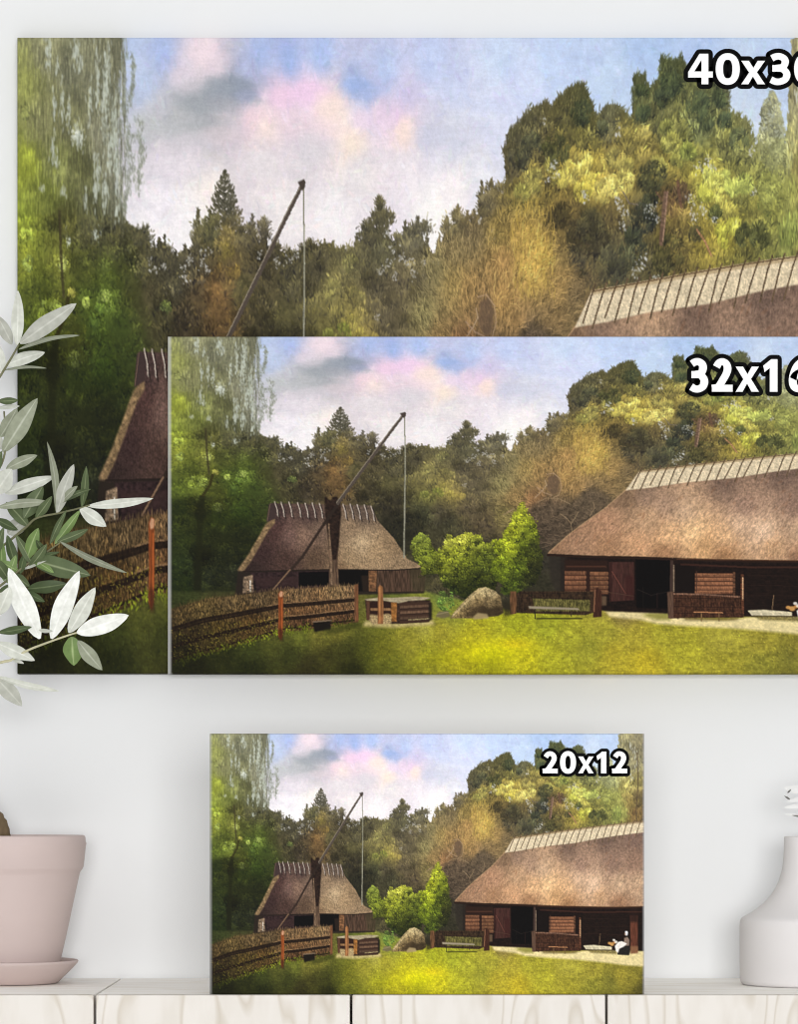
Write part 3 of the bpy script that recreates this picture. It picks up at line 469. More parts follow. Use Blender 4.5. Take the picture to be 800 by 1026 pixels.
    foliage(bush, B, 300, (7, 13), 26, (1.6, 3.4), (1, 2.1), .42, .24, 'rand', np.clip(blur(bush, 6) * 1.7 + n2 * 1.1, 0, 2), a=.8)
    foliage(bush * (ys < 590), B * 1.12, 70, (5, 9), 20, (1.4, 2.6), (1, 1.8), .4, .16, 'rand', blur(bush, 3) * 2.2, a=.75)
    foliage(pmask([(675,640),(712,636),(718,690),(690,694),(672,676)]), np.broadcast_to(np.array((86,112,48.)), (PH, PW, 3)), 30, (5, 10), 18, (1.2, 2.6), (.8, 1.5), .4, .25, 'rand', a=.7)
    yt = wood([(888,414),(896,426),(900,442),(914,460),(926,478),(932,500),(928,524),(940,548),(938,590),(920,618),(892,632),(868,646),(846,652),(834,640),(838,622),(822,612),(806,590),(812,566),(828,548),(816,530),(818,516),(838,506),(842,488),(860,470),(862,450),(874,432)], 3, .3)
    Y = cmap([(880,425,(140,166,58)),(882,455,(128,156,46)),(870,480,(130,156,42)),(897,490,(96,122,36)),(860,530,(132,164,40)),(890,530,(82,108,32)),(917,530,(50,62,30)),(850,570,(104,136,34)),(880,580,(68,92,28)),(920,580,(40,48,26)),(840,600,(78,104,30)),(870,620,(58,80,28)),(905,620,(38,46,26)),(850,645,(56,78,30))], 3.2, 8)
    Y = desat(Y, .95, 1.0, (1.1, .95, .85)); fill(yt, Y * (1 + .3 * n3)[..., None])
    foliage(yt, Y, 260, (6, 11), 24, (1.5, 3.2), (.9, 1.9), .4, .22, 'rand', np.clip(blur(yt, 7) * 1.6 + n2 * 1.3, 0, 2), a=.8)
    poly([(858,640),(873,640),(873,696),(858,698)], np.array((108,74,48)) * (1 + .4 * vst)[..., None], 1)
    for (x, y, r) in [(712,570,9),(735,590,10),(760,575,8),(690,610,10),(790,590,9),(665,575,7),(745,545,6),(700,545,5),(640,545,6),(810,600,10),(725,620,12),(770,625,14),(745,655,16),(800,640,14),(650,600,8),(800,560,10),(780,545,7),(760,600,12),(700,600,8),(720,585,6),(690,640,12),(775,520,5),(750,530,5)]:
        for _ in range(16): dab(x + prng.normal() * r * .7, y + prng.normal() * r * .55, prng.uniform(1.5, 3.5), prng.uniform(1, 2), prng.uniform(0, 3.1), np.array((42,46,22.)) * prng.uniform(.7, 1.3), .6)
    for (x, y, r) in [(893,505,5),(905,535,9),(918,570,12),(885,560,6),(905,600,12),(860,590,6),(845,625,7),(880,630,9),(915,620,12),(875,515,4),(835,575,5),(925,500,8),(930,540,10),(928,590,12),(915,480,6),(868,560,7),(900,620,10),(880,545,5),(862,605,6)]:
        for _ in range(16): dab(x + prng.normal() * r * .7, y + prng.normal() * r * .7, prng.uniform(1.5, 3.5), prng.uniform(1, 2), prng.uniform(0, 3.1), np.array((44,48,24.)) * prng.uniform(.7, 1.3), .6)
    # ---- boulder and stones
    rock = [(704,708),(716,692),(730,676),(755,650),(778,632),(796,629),(820,639),(833,652),(838,676),(842,694),(828,702),(760,708)]
    K = cmap([(720,692,(168,146,100)),(740,670,(158,138,96)),(762,648,(172,152,108)),(790,638,(198,178,130)),(815,646,(176,156,114)),(752,690,(96,78,50)),(775,670,(120,100,66)),(790,690,(70,56,36)),(825,685,(62,50,32)),(800,664,(128,108,74)),(828,660,(110,92,62)),(725,702,(120,100,62))], 3, 5)
    poly(rock, K * (1 + .4 * n3 + .4 * n4)[..., None], 1)
    poly([(748,704),(765,682),(790,672),(800,684),(826,680),(838,694),(820,702)], (58,46,30), 3, .7); line([(712,702),(740,674),(768,648),(790,634)], 4, (198,176,128), .6, jit=.12); line([(795,640),(800,660),(790,672)], 2, (88,72,48), .6)
    poly([(764,704),(776,694),(800,697),(804,708),(766,711)], (168,148,104), 2, .9)
    poly([(668,704),(678,690),(700,690),(708,702),(690,708)], (112,102,70), 2); line([(672,698),(700,692)], 3, (150,138,100), .5)
    poly([(840,664),(860,670),(862,700),(842,704)], (40,34,22), 4, .7)
    # ---- log well box
    poly([(490,660),(515,658),(656,662),(658,700),(652,718),(560,722),(494,712)], np.array((58,42,32)) * (1 + .5 * n3)[..., None], 1)
    poly([(576,668),(652,668),(654,716),(578,722)], np.array((64,44,34)), 1)
    for yy in (678, 692, 706): line([(580, yy + 2), (652, yy - 2)], 8, np.array((100,76,58)) * prng.uniform(.8, 1.15), .7, jit=.1); line([(580, yy + 7), (652, yy + 3)], 2, (32,22,18), .8)
    poly([(496,668),(556,666),(556,712),(498,708)], (44,26,20), 1); line([(505,685),(555,686)], 8, (140,104,70), .8, jit=.1)
    poly([(494,706),(505,698),(520,700),(548,696),(560,700),(556,722),(510,724)], np.array((170,146,104)) * (1 + .5 * n4)[..., None], 2)
    poly([(488,660),(520,656),(562,656),(618,653),(658,656),(640,662),(600,664),(575,670),(540,664),(496,664)], np.array((166,152,122)) * (1 + .2 * n3)[..., None], 1)
    poly([(494,664),(502,664),(502,712),(494,712)], (88,58,42), 1)
    poly([(523,630),(528,624),(535,628),(537,680),(536,722),(522,722)], np.array((138,92,56)) * (1 + .4 * vst)[..., None], 1); line([(527,630),(527,718)], 3, (198,136,84), .6)
    poly([(556,668),(571,668),(570,716),(557,716)], np.array((156,104,52)) * (1 + .35 * n3)[..., None], 1)
    line([(600,712),(660,708)], 4, (150,134,96), .6, jit=.15)
    poly([(650,668),(660,668),(660,712),(652,714)], (30,26,18), 2, .8)
    # ---- long wicker fence on the left
    top = [(0,684),(40,672),(90,658),(150,652),(210,645),(270,636),(340,632),(410,628),(472,624)]
    bot = [(472,718),(400,728),(330,738),(280,742),(230,758),(180,772),(120,790),(60,804),(0,822)]
    F = cmap([(20,700,(88,72,44)),(80,690,(110,92,56)),(150,670,(104,86,58)),(220,660,(92,76,54)),(320,650,(122,98,70)),(420,645,(136,112,80)),(50,740,(52,42,24)),(120,730,(74,60,30)),(200,710,(82,62,34)),(320,690,(104,76,50)),(420,690,(110,82,56)),(30,790,(40,36,18)),(110,770,(64,54,28)),(200,745,(76,58,32)),(330,720,(76,54,36)),(430,708,(84,60,40)),(460,640,(120,96,70))], 3, 12)
    F = F * (.84 + .16 * np.clip(xs / 300., 0, 1))[..., None] * .93 * np.array((1.0, .98, .93))
    fm = pmask(top + bot, 1)
    fill(fm, F * (1 + .5 * vst + .5 * n3)[..., None])
    qx, qy = scatter(fm, 5200)
    for x, y in zip(qx, qy):
        dab(x, y, prng.uniform(2, 6), .85, math.pi / 2 + prng.normal() * .22, F[int(y), int(x)] * prng.choice([.35, .65, 1.35, 1.8, 2.3], p=[.26, .25, .25, .16, .08]), .62)
    for i in range(0, 472, 3):
        ty = np.interp(i, [p[0] for p in top], [p[1] for p in top])
        dab(i + prng.normal(), ty - prng.uniform(-3, 4), prng.uniform(4, 9), 1.1, math.pi / 2 + prng.normal() * .12, F[int(ty) + 8, i] * prng.uniform(.7, 1.35), .8)
    def along(fr):
        bx_ = [p[0] for p in bot][::-1]; by_ = [p[1] for p in bot][::-1]
        return [(x, np.interp(x, [p[0] for p in top], [p[1] for p in top]) * (1 - fr) + np.interp(x, bx_, by_) * fr) for x in range(0, 473, 12)]
    for fr, w_ in ((.36, 9), (.41, 6), (.68, 9), (.72, 5), (.93, 5)): line(along(fr), w_, (30,20,13), .7, jit=.2)
    for fr in (.33, .64): line(along(fr)[20:], 3, (150,118,84), .35, jit=.2)
    for _ in range(420):
        x = prng.uniform(0, 300); y = np.interp(x, [0, 300], [prng.uniform(735, 812), prng.uniform(690, 735)])
        dab(x, y, prng.uniform(1, 2.6), prng.uniform(.8, 1.5), prng.uniform(0, 3), np.array((150,136,52.)) * prng.uniform(.6, 1.25), .5)
    for _ in range(500):
        x = prng.uniform(0, 470); y = np.interp(x, [0, 60, 180, 280, 400, 470], [820, 802, 770, 742, 728, 716]) + prng.normal() * 6
        k = np.interp(x, [0, 120, 250, 330, 470], [.4, .8, 1.2, .9, .5])
        dab(x, y, prng.uniform(2, 5), prng.uniform(.9, 1.7), -math.pi / 2 + prng.normal() * .5, np.array((128,140,34.)) * k * prng.uniform(.5, 1.25), .65)
    poly([(270,646),(275,638),(282,640),(283,700),(281,752),(276,762),(270,752),(271,700)], np.array((128,66,32)) * (1 + .35 * vst)[..., None], 1)
    line([(279,660),(279,740)], 3, (180,94,44), .55); poly([(272,647),(276,639),(282,641),(281,653),(274,655)], (214,164,128), 1, .85); poly([(270,734),(282,734),(281,764),(273,764)], (64,32,18), 3, .7)
    poly([(463,624),(473,622),(474,716),(464,720)], np.array((116,76,50)) * (1 + .4 * vst)[..., None], 1); line([(470,640),(470,712)], 2, (150,92,54), .6)
    poly([(358,718),(402,714),(404,736),(362,742)], (22,17,12), 2); line([(358,717),(404,713)], 4, (122,104,86), .7)
    poly([(380,738),(474,716),(480,730),(400,750)], (54,56,20), 5, .6)
    # ---- overall canvas grain
    g = smooth_noise(1.6, 1.6, 71) + .7 * streak + .5 * n3
    v *= (1 + .045 * g)[..., None]
    np.clip(v, 3, 252, out=v)
    return v.copy()

# ================================================================ the scene
import bpy, bmesh, random
from mathutils import Vector, Matrix
random.seed(5)
SC = bpy.context.scene
COL = SC.collection
DIST, PX = 4.0, .0012            # camera to wall, metres per photo pixel on the wall
EYE = (400.0, 805.0)             # photo point straight ahead of the camera
SHELF = .80                      # height of the cabinet tops
EYEZ = SHELF + (980 - EYE[1]) * PX
def mpp(w): return PX * (DIST - w) / DIST
def P(px, py, w):                # photo pixel at distance w in front of the wall -> point in the room
    s = mpp(w); return Vector(((px - EYE[0]) * s, -w, EYEZ - (py - EYE[1]) * s))

# ---------------------------------------------------------------- materials
def lin(c): return tuple(((v / 255) / 12.92 if v / 255 <= .04045 else ((v / 255 + .055) / 1.055) ** 2.4) for v in c)
def mat(name, col, rough=.6, spec=.3, noise=None, bump=None):
    m = bpy.data.materials.new(name); m.use_nodes = True
    nt = m.node_tree; b = nt.nodes['Principled BSDF']
    b.inputs['Roughness'].default_value = rough; b.inputs['Specular IOR Level'].default_value = spec
    b.inputs['Base Color'].default_value = (*lin(col), 1)
    tc = nt.nodes.new('ShaderNodeTexCoord')
    if noise:
        sc, amt, stretch = noise
        mp = nt.nodes.new('ShaderNodeMapping'); mp.inputs['Scale'].default_value = stretch
        n = nt.nodes.new('ShaderNodeTexNoise'); n.inputs['Scale'].default_value = sc; n.inputs['Detail'].default_value = 5
        r = nt.nodes.new('ShaderNodeValToRGB')
        r.color_ramp.elements[0].position = .3; r.color_ramp.elements[1].position = .7
        r.color_ramp.elements[0].color = (*[v * (1 - amt) for v in lin(col)], 1); r.color_ramp.elements[1].color = (*[min(v * (1 + amt), 1) for v in lin(col)], 1)
        nt.links.new(tc.outputs['Object'], mp.inputs[0]); nt.links.new(mp.outputs[0], n.inputs['Vector']); nt.links.new(n.outputs['Fac'], r.inputs[0]); nt.links.new(r.outputs[0], b.inputs['Base Color'])
    if bump:
        sc, st, d = bump
        n = nt.nodes.new('ShaderNodeTexNoise'); n.inputs['Scale'].default_value = sc; n.inputs['Detail'].default_value = 3
        bp = nt.nodes.new('ShaderNodeBump'); bp.inputs['Strength'].default_value = st; bp.inputs['Distance'].default_value = d
        nt.links.new(tc.outputs['Object'], n.inputs['Vector']); nt.links.new(n.outputs['Fac'], bp.inputs['Height']); nt.links.new(bp.outputs[0], b.inputs['Normal'])
    return m

def mat_canvas():
    m = bpy.data.materials.new('printed_canvas'); m.use_nodes = True; nt = m.node_tree; b = nt.nodes['Principled BSDF']
    a = nt.nodes.new('ShaderNodeAttribute'); a.attribute_name = 'ink'
    nt.links.new(a.outputs['Color'], b.inputs['Base Color'])
    b.inputs['Roughness'].default_value = .75; b.inputs['Specular IOR Level'].default_value = .12
    tc = nt.nodes.new('ShaderNodeTexCoord'); n = nt.nodes.new('ShaderNodeTexNoise'); n.inputs['Scale'].default_value = 900; n.inputs['Detail'].default_value = 1
    bp = nt.nodes.new('ShaderNodeBump'); bp.inputs['Strength'].default_value = .12; bp.inputs['Distance'].default_value = .0004
    nt.links.new(tc.outputs['Object'], n.inputs['Vector']); nt.links.new(n.outputs['Fac'], bp.inputs['Height']); nt.links.new(bp.outputs[0], b.inputs['Normal'])
    return m

def mat_wood(name, light, dark, knot, vertical):
    """pale limed pine: growth rings cut by a board, a few small knots"""
    m = bpy.data.materials.new(name); m.use_nodes = True; nt = m.node_tree; b = nt.nodes['Principled BSDF']; L = nt.links.new
    b.inputs['Roughness'].default_value = .6; b.inputs['Specular IOR Level'].default_value = .2
    tc = nt.nodes.new('ShaderNodeTexCoord'); oi = nt.nodes.new('ShaderNodeObjectInfo')
    add = nt.nodes.new('ShaderNodeVectorMath'); add.operation = 'ADD'; L(tc.outputs['Object'], add.inputs[0])
    off = nt.nodes.new('ShaderNodeVectorMath'); off.operation = 'SCALE'; off.inputs[0].default_value = (7.3, 0, 5.1); L(oi.outputs['Random'], off.inputs['Scale']); L(off.outputs[0], add.inputs[1])
    mp = nt.nodes.new('ShaderNodeMapping'); mp.inputs['Scale'].default_value = (1, 1, .28) if vertical else (.2, 1, 1); L(add.outputs[0], mp.inputs[0])
    n1 = nt.nodes.new('ShaderNodeTexNoise'); n1.inputs['Scale'].default_value = 9; n1.inputs['Detail'].default_value = 2; L(mp.outputs[0], n1.inputs['Vector'])
    mul = nt.nodes.new('ShaderNodeMath'); mul.operation = 'MULTIPLY'; mul.inputs[1].default_value = 13; L(n1.outputs['Fac'], mul.inputs[0])
    fr = nt.nodes.new('ShaderNodeMath'); fr.operation = 'FRACT'; L(mul.outputs[0], fr.inputs[0])
    r = nt.nodes.new('ShaderNodeValToRGB'); e = r.color_ramp.elements
    e[0].position = 0; e[0].color = (*lin(dark), 1); e[1].position = 1; e[1].color = (*lin(dark), 1)
    k = e.new(.12); k.color = (*lin(light), 1); k = e.new(.8); k.color = (*lin(light), 1)
    L(fr.outputs[0], r.inputs[0])
    n2 = nt.nodes.new('ShaderNodeTexNoise'); n2.inputs['Scale'].default_value = 40; n2.inputs['Detail'].default_value = 4; L(mp.outputs[0], n2.inputs['Vector'])
    r2 = nt.nodes.new('ShaderNodeValToRGB'); r2.color_ramp.elements[0].position = .35; r2.color_ramp.elements[0].color = (.93, .92, .9, 1); r2.color_ramp.elements[1].position = .6; r2.color_ramp.elements[1].color = (1, 1, 1, 1); L(n2.outputs['Fac'], r2.inputs[0])
    mx = nt.nodes.new('ShaderNodeMixRGB'); mx.blend_type = 'MULTIPLY'; mx.inputs[0].default_value = 1; L(r.outputs[0], mx.inputs[1]); L(r2.outputs[0], mx.inputs[2])
    vo = nt.nodes.new('ShaderNodeTexVoronoi'); vo.inputs['Scale'].default_value = 7; L(add.outputs[0], vo.inputs['Vector'])
    rk = nt.nodes.new('ShaderNodeValToRGB'); rk.color_ramp.elements[0].position = .02; rk.color_ramp.elements[0].color = (1, 1, 1, 1); rk.color_ramp.elements[1].position = .045; rk.color_ramp.elements[1].color = (0, 0, 0, 1); L(vo.outputs['Distance'], rk.inputs[0])
    m2 = nt.nodes.new('ShaderNodeMixRGB'); m2.inputs[2].default_value = (*lin(knot), 1); L(rk.outputs[0], m2.inputs[0]); L(mx.outputs[0], m2.inputs[1])
    L(m2.outputs[0], b.inputs['Base Color'])
    return m

def mat_leaf(name, col, rib, back=None, trans=.15):
    m = bpy.data.materials.new(name); m.use_nodes = True; nt = m.node_tree; b = nt.nodes['Principled BSDF']; L = nt.links.new
    b.inputs['Roughness'].default_value = .55; b.inputs['Specular IOR Level'].default_value = .3
    a = nt.nodes.new('ShaderNodeAttribute'); a.attribute_name = 'across'
    r = nt.nodes.new('ShaderNodeValToRGB'); e = r.color_ramp.elements
    e[0].position = 0; e[0].color = (*lin(rib), 1); e[1].position = .16; e[1].color = (*lin(col), 1)
    L(a.outputs['Fac'], r.inputs[0])
    tc = nt.nodes.new('ShaderNodeTexCoord'); n = nt.nodes.new('ShaderNodeTexNoise'); n.inputs['Scale'].default_value = 110; n.inputs['Detail'].default_value = 4; L(tc.outputs['Object'], n.inputs['Vector'])
    r2 = nt.nodes.new('ShaderNodeValToRGB'); r2.color_ramp.elements[0].position = .3; r2.color_ramp.elements[0].color = (.8, .8, .78, 1); r2.color_ramp.elements[1].position = .65; r2.color_ramp.elements[1].color = (1.04, 1.04, 1.04, 1); L(n.outputs['Fac'], r2.inputs[0])
    mx = nt.nodes.new('ShaderNodeMixRGB'); mx.blend_type = 'MULTIPLY'; mx.inputs[0].default_value = 1; L(r.outputs[0], mx.inputs[1]); L(r2.outputs[0], mx.inputs[2]); L(mx.outputs[0], b.inputs['Base Color'])
    return m

M_WALL = mat('white_painted_wall', (231, 232, 233), .8, .1, (3, .012, (1, 1, 1)), (240, .08, .0006))
M_FLOOR = mat('pale_floor', (234, 234, 233), .6, .2, (6, .06, (1, 6, 1)))
M_CANVAS = mat_canvas()
M_STRETCH = mat('stretcher_pine', (206, 184, 150), .7, .2, (14, .12, (1, 1, 6)))
M_WHITE = mat('white_print', (252, 252, 252), .6, .1, (60, .01, (1, 1, 1)))
M_BLACK = mat('black_print', (6, 6, 6), .7, .08, (60, .1, (1, 1, 1)))
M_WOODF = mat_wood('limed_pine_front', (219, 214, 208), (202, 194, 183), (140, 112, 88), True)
M_WOODT = mat_wood('limed_pine_top', (250, 247, 243), (244, 239, 231), (170, 145, 120), False)  # same pine in a brighter colour, making up for weak light on the tops
M_POT = mat('pink_clay', (200, 183, 179), .65, .25, (7, .03, (1, 1, 3)), (160, .05, .0005))
M_SOIL = mat('dark_soil', (70, 56, 44), .9, .1, (60, .4, (1, 1, 1)), (80, .6, .004))
M_BARK = mat('olive_bark', (112, 96, 74), .85, .15, (50, .45, (1, 1, .4)), (70, .7, .003))
M_TWIG = mat('pale_twig', (186, 181, 150), .7, .2, (60, .15, (1, 1, .4)))
M_TWIGD = mat('brown_green_twig', (112, 112, 84), .7, .2, (60, .2, (1, 1, .4)))
M_VASE = mat('matt_white_ceramic', (222, 219, 219), .7, .2, (5, .012, (1, 1, 1)))
M_DRY = mat('white_dried_leaf', (226, 226, 225), .7, .1, (60, .03, (1, 1, 1)))
M_DRYD = mat('grey_dried_bud', (120, 118, 114), .7, .1, (60, .2, (1, 1, 1)))
LEAF = {
    'w': mat_leaf('leaf_white', (234, 235, 229), (246, 246, 242)),
    'p': mat_leaf('leaf_pale', (206, 208, 198), (226, 227, 219)),
    'g': mat_leaf('leaf_grey', (178, 179, 169), (202, 203, 194)),
    'm': mat_leaf('leaf_sage', (148, 153, 132), (186, 189, 172)),
    'd': mat_leaf('leaf_dark', (86, 99, 66), (138, 148, 112)),
    'k': mat_leaf('leaf_deep', (72, 86, 54), (112, 124, 88)),
    'b': mat_leaf('leaf_bright', (112, 136, 78), (162, 178, 126)),
}

# ---------------------------------------------------------------- mesh helpers
def link(name, me, m, parent=None, smooth=True):
    o = bpy.data.objects.new(name, me); COL.objects.link(o)
    if m is not None: me.materials.append(m)
    if smooth: me.polygons.foreach_set('use_smooth', [True] * len(me.polygons))
    if parent is not None: o.parent = parent
    return o
def from_bm(name, bm, m, parent=None, smooth=False):
    me = bpy.data.meshes.new(name); bm.normal_update(); bm.to_mesh(me); bm.free()
    return link(name, me, m, parent, smooth)
def thing(name, loc, label, cat, group=None):
    o = bpy.data.objects.new(name, None); COL.objects.link(o); o.location = loc; o.empty_display_size = .05
    o['label'] = label; o['category'] = cat
    if group: o['group'] = group
    return o
def box(bm, a, b, bev=0):
    r = bmesh.ops.create_cube(bm, size=1.0)
    c = [(p + q) / 2 for p, q in zip(a, b)]; s = [abs(q - p) for p, q in zip(a, b)]
    for v in r['verts']: v.co = Vector((c[i] + v.co[i] * s[i] for i in range(3)))
    if bev:
        es = list({e for v in r['verts'] for e in v.link_edges})
        bmesh.ops.bevel(bm, geom=es, offset=bev, segments=3, affect='EDGES', profile=.6)
def lathe(prof, n=96):
    bm = bmesh.new(); rings = []
    for r, z in prof:
        rings.append([bm.verts.new((r * math.cos(2 * math.pi * i / n), r * math.sin(2 * math.pi * i / n), z)) for i in range(n)] if r > 1e-6 else [bm.verts.new((0, 0, z))])
    for a, b in zip(rings, rings[1:]):
        for i in range(n):
            j = (i + 1) % n
            if len(a) == 1 and len(b) == 1: continue
            f = [a[0], b[i], b[j]] if len(a) == 1 else ([a[i], b[0], a[j]] if len(b) == 1 else [a[i], b[i], b[j], a[j]])
            bm.faces.new(f)
    bmesh.ops.recalc_face_normals(bm, faces=bm.faces[:])
    return bm
def catmull(pts, k=6):
    pts = [Vector(p) for p in pts]; q = [pts[0] * 2 - pts[1]] + pts + [pts[-1] * 2 - pts[-2]]; out = []
    for i in range(1, len(q) - 2):
        for j in range(k):
            t = j / k; a, b, c, d = q[i - 1], q[i], q[i + 1], q[i + 2]
            out.append(.5 * ((2 * b) + (c - a) * t + (2 * a - 5 * b + 4 * c - d) * t * t + (3 * b - a - 3 * c + d) * t ** 3))
    return out + [pts[-1]]
def tube(pts, rads, n=10, wob=0):
    bm = bmesh.new(); rings = []
    for i, p in enumerate(pts):
        d = (pts[min(i + 1, len(pts) - 1)] - pts[max(i - 1, 0)]).normalized()
        u = d.orthogonal().normalized() if i == 0 else (u - d * u.dot(d)).normalized()
        v = d.cross(u); r = rads[i] if isinstance(rads, list) else rads
        rings.append([bm.verts.new(p + (u * math.cos(2 * math.pi * k / n) + v * math.sin(2 * math.pi * k / n)) * r * (1 + wob * random.uniform(-1, 1))) for k in range(n)])
    for a, b in zip(rings, rings[1:]):
        for k in range(n): bm.faces.new([a[k], a[(k + 1) % n], b[(k + 1) % n], b[k]])
    bm.faces.new(rings[0][::-1]); bm.faces.new(rings[-1])
    bmesh.ops.recalc_face_normals(bm, faces=bm.faces[:])
    return bm

# ---------------------------------------------------------------- room
def struct(name, bm, m):
    o = from_bm(name, bm, m); o['kind'] = 'structure'; return o
bm = bmesh.new(); box(bm, (-3, 0, 0), (3, .12, 2.7)); struct('wall_back', bm, M_WALL)
bm = bmesh.new(); box(bm, (-3, -5, -.08), (3, .12, 0)); struct('floor', bm, M_FLOOR)

# ---------------------------------------------------------------- row of limed pine cabinets
DEPTH = .354
fs = mpp(DEPTH)
seams = [(-161 - 400) * fs, (95 - 400) * fs, (352 - 400) * fs, (608 - 400) * fs, (864.5 - 400) * fs]
CL = ['pale limed wood cabinet under the pink flowerpot', 'pale limed wood cabinet under the left half of the small print', 'pale limed wood cabinet under the right half of the small print', 'pale limed wood cabinet under the white vase']
for i in range(4):
    xa, xb = seams[i] + .0014, seams[i + 1] - .0014
    t = thing('wooden_cabinet', ((xa + xb) / 2, -DEPTH / 2, 0), CL[i], 'cabinet', 'row of pale wooden cabinets along the wall')
    h = (xb - xa) / 2
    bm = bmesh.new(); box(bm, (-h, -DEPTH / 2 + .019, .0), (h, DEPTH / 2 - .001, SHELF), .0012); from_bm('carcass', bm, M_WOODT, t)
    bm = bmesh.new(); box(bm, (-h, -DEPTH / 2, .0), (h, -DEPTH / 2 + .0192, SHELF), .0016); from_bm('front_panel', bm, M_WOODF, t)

# ---------------------------------------------------------------- the three canvas prints
PICT = paint_picture()
def resample(a, nx, ny):
    def rs(b, n):
        m = b.shape[0]; c = np.concatenate([np.zeros((1,) + b.shape[1:]), np.cumsum(b, 0)]); e = np.linspace(0, m, n + 1)
        i = np.minimum(e.astype(int), m - 1); f = (e - i)[:, None, None]; q = c[i] * (1 - f) + c[i + 1] * f
        return np.diff(q, axis=0) / (m / n)
    return rs(rs(a, ny).transpose(1, 0, 2), nx).transpose(1, 0, 2)

def canvas_mesh(W, H, T, nx, ny, edge, pale):
    """stretched canvas: finely divided face, softly turned corners, wrapped sides, open back"""
    pic = resample(PICT, nx, ny); pic = np.clip(pic + .55 * (pic - blur(pic, 1)), 2, 253) / 255.0
    ink = np.where(pic <= .04045, pic / 12.92, ((pic + .055) / 1.055) ** 2.4)
    iw = edge
    xs = np.linspace(-W / 2 + iw[0], W / 2 - iw[1], nx); zs = np.linspace(H - iw[2], iw[3], ny)
    X, Z = np.meshgrid(xs, zs)
    co = [np.stack([X, np.full_like(X, -T), Z], -1).reshape(-1, 3)]; cc = [ink.reshape(-1, 3) * .93]
    idx = np.arange(nx * ny).reshape(ny, nx)
    quads = [np.stack([idx[:-1, :-1], idx[1:, :-1], idx[1:, 1:], idx[:-1, 1:]], -1).reshape(-1, 4)]
    # walk round the face border: left side down, bottom, right side up, top
    b = np.concatenate([idx[:, 0], idx[-1, 1:], idx[::-1, -1][1:], idx[0, ::-1][1:-1]])
    P0 = co[0][b]; C0 = cc[0][b]; n = len(b)
    lo = np.array([-W / 2, 0.]); hi = np.array([W / 2, H])
    ox = np.where(b % nx == 0, lo[0], np.where(b % nx == nx - 1, hi[0], P0[:, 0])); oz = np.where(b // nx == 0, hi[1], np.where(b // nx == ny - 1, lo[1], P0[:, 2]))
    prev = b; base = nx * ny
    for k, (f, y) in enumerate([(.45, -T + .0007), (.85, -T + .0022), (1.0, -T + .0045), (1.0, 0.0)]):
        q = np.stack([P0[:, 0] + (ox - P0[:, 0]) * f, np.full(n, y), P0[:, 2] + (oz - P0[:, 2]) * f], 1)
        c = C0.copy()
        left = (b % nx == 0)[:, None]; right = (b % nx == nx - 1)[:, None]  # pale tints put the highlight along the turned edges into the ink
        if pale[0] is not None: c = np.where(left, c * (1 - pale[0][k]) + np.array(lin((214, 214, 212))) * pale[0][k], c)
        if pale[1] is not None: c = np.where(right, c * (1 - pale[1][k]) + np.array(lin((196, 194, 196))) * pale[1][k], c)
        co.append(q); cc.append(c)
        cur = np.arange(base, base + n); base += n
        quads.append(np.stack([prev, np.roll(prev, -1), np.roll(cur, -1), cur], 1)[:, ::-1]); prev = cur
    co = np.concatenate(co).astype(np.float32); cc = np.concatenate(cc).astype(np.float32); F = np.concatenate(quads).astype(np.int32)
    me = bpy.data.meshes.new('printed_canvas')
    me.vertices.add(len(co)); me.vertices.foreach_set('co', co.ravel())
    me.loops.add(F.size); me.loops.foreach_set('vertex_index', F.ravel())
    me.polygons.add(len(F)); me.polygons.foreach_set('loop_start', np.arange(0, F.size, 4, dtype=np.int32)); me.polygons.foreach_set('loop_total', np.full(len(F), 4, np.int32))
    me.update(calc_edges=True)
    at = me.color_attributes.new('ink', 'FLOAT_COLOR', 'POINT')
    at.data.foreach_set('color', np.concatenate([cc, np.ones((len(cc), 1), np.float32)], 1).ravel())
    return me

# bold lettering, drawn as ribbons along centre lines in a unit box
GLY = {
    '0': [('loop',)],
    '1': [('poly', [(.46, 0), (1, 0), (1, 1), (.56, 1), (0, .80), (.10, .60), (.46, .73)])],
    '2': [('curve', [(.05, .80), (.22, .95), (.48, 1.0), (.76, .92), (.86, .74), (.76, .54), (.52, .32), (.30, .13), (.12, 0)]), ('bar', (0, 0), (.34, .06)), ('bar', (0, 0), (1, 0))],
    '3': [('curve', [(.06, .92), (.28, .99), (.56, 1.0), (.84, .9), (.88, .73), (.72, .58), (.30, .53)]), ('bar', (.32, .525), (.62, .525)), ('curve', [(.30, .53), (.72, .50), (.98, .32), (.90, .10), (.58, 0), (.28, 0), (.0, .08)])],
    '4': [('poly', [(.54, 0), (.82, 0), (.82, .22), (1, .22), (1, .42), (.82, .42), (.82, 1), (.46, 1), (0, .40), (0, .22), (.54, .22)], [(.25, .42), (.54, .42), (.54, .80)])],
    '6': [('curve', [(.88, .99), (.62, .97), (.30, .82), (.08, .56), (0, .30), (.10, .08), (.42, 0), (.78, .05), (1, .28), (.88, .52), (.56, .60), (.20, .50), (.04, .36)])],
    'x': [('poly', [(0, 1), (.32, 1), (.51, .70), (.69, 1), (1, 1), (.66, .51), (1, 0), (.68, 0), (.49, .33), (.30, 0), (0, 0), (.33, .50)])],
}
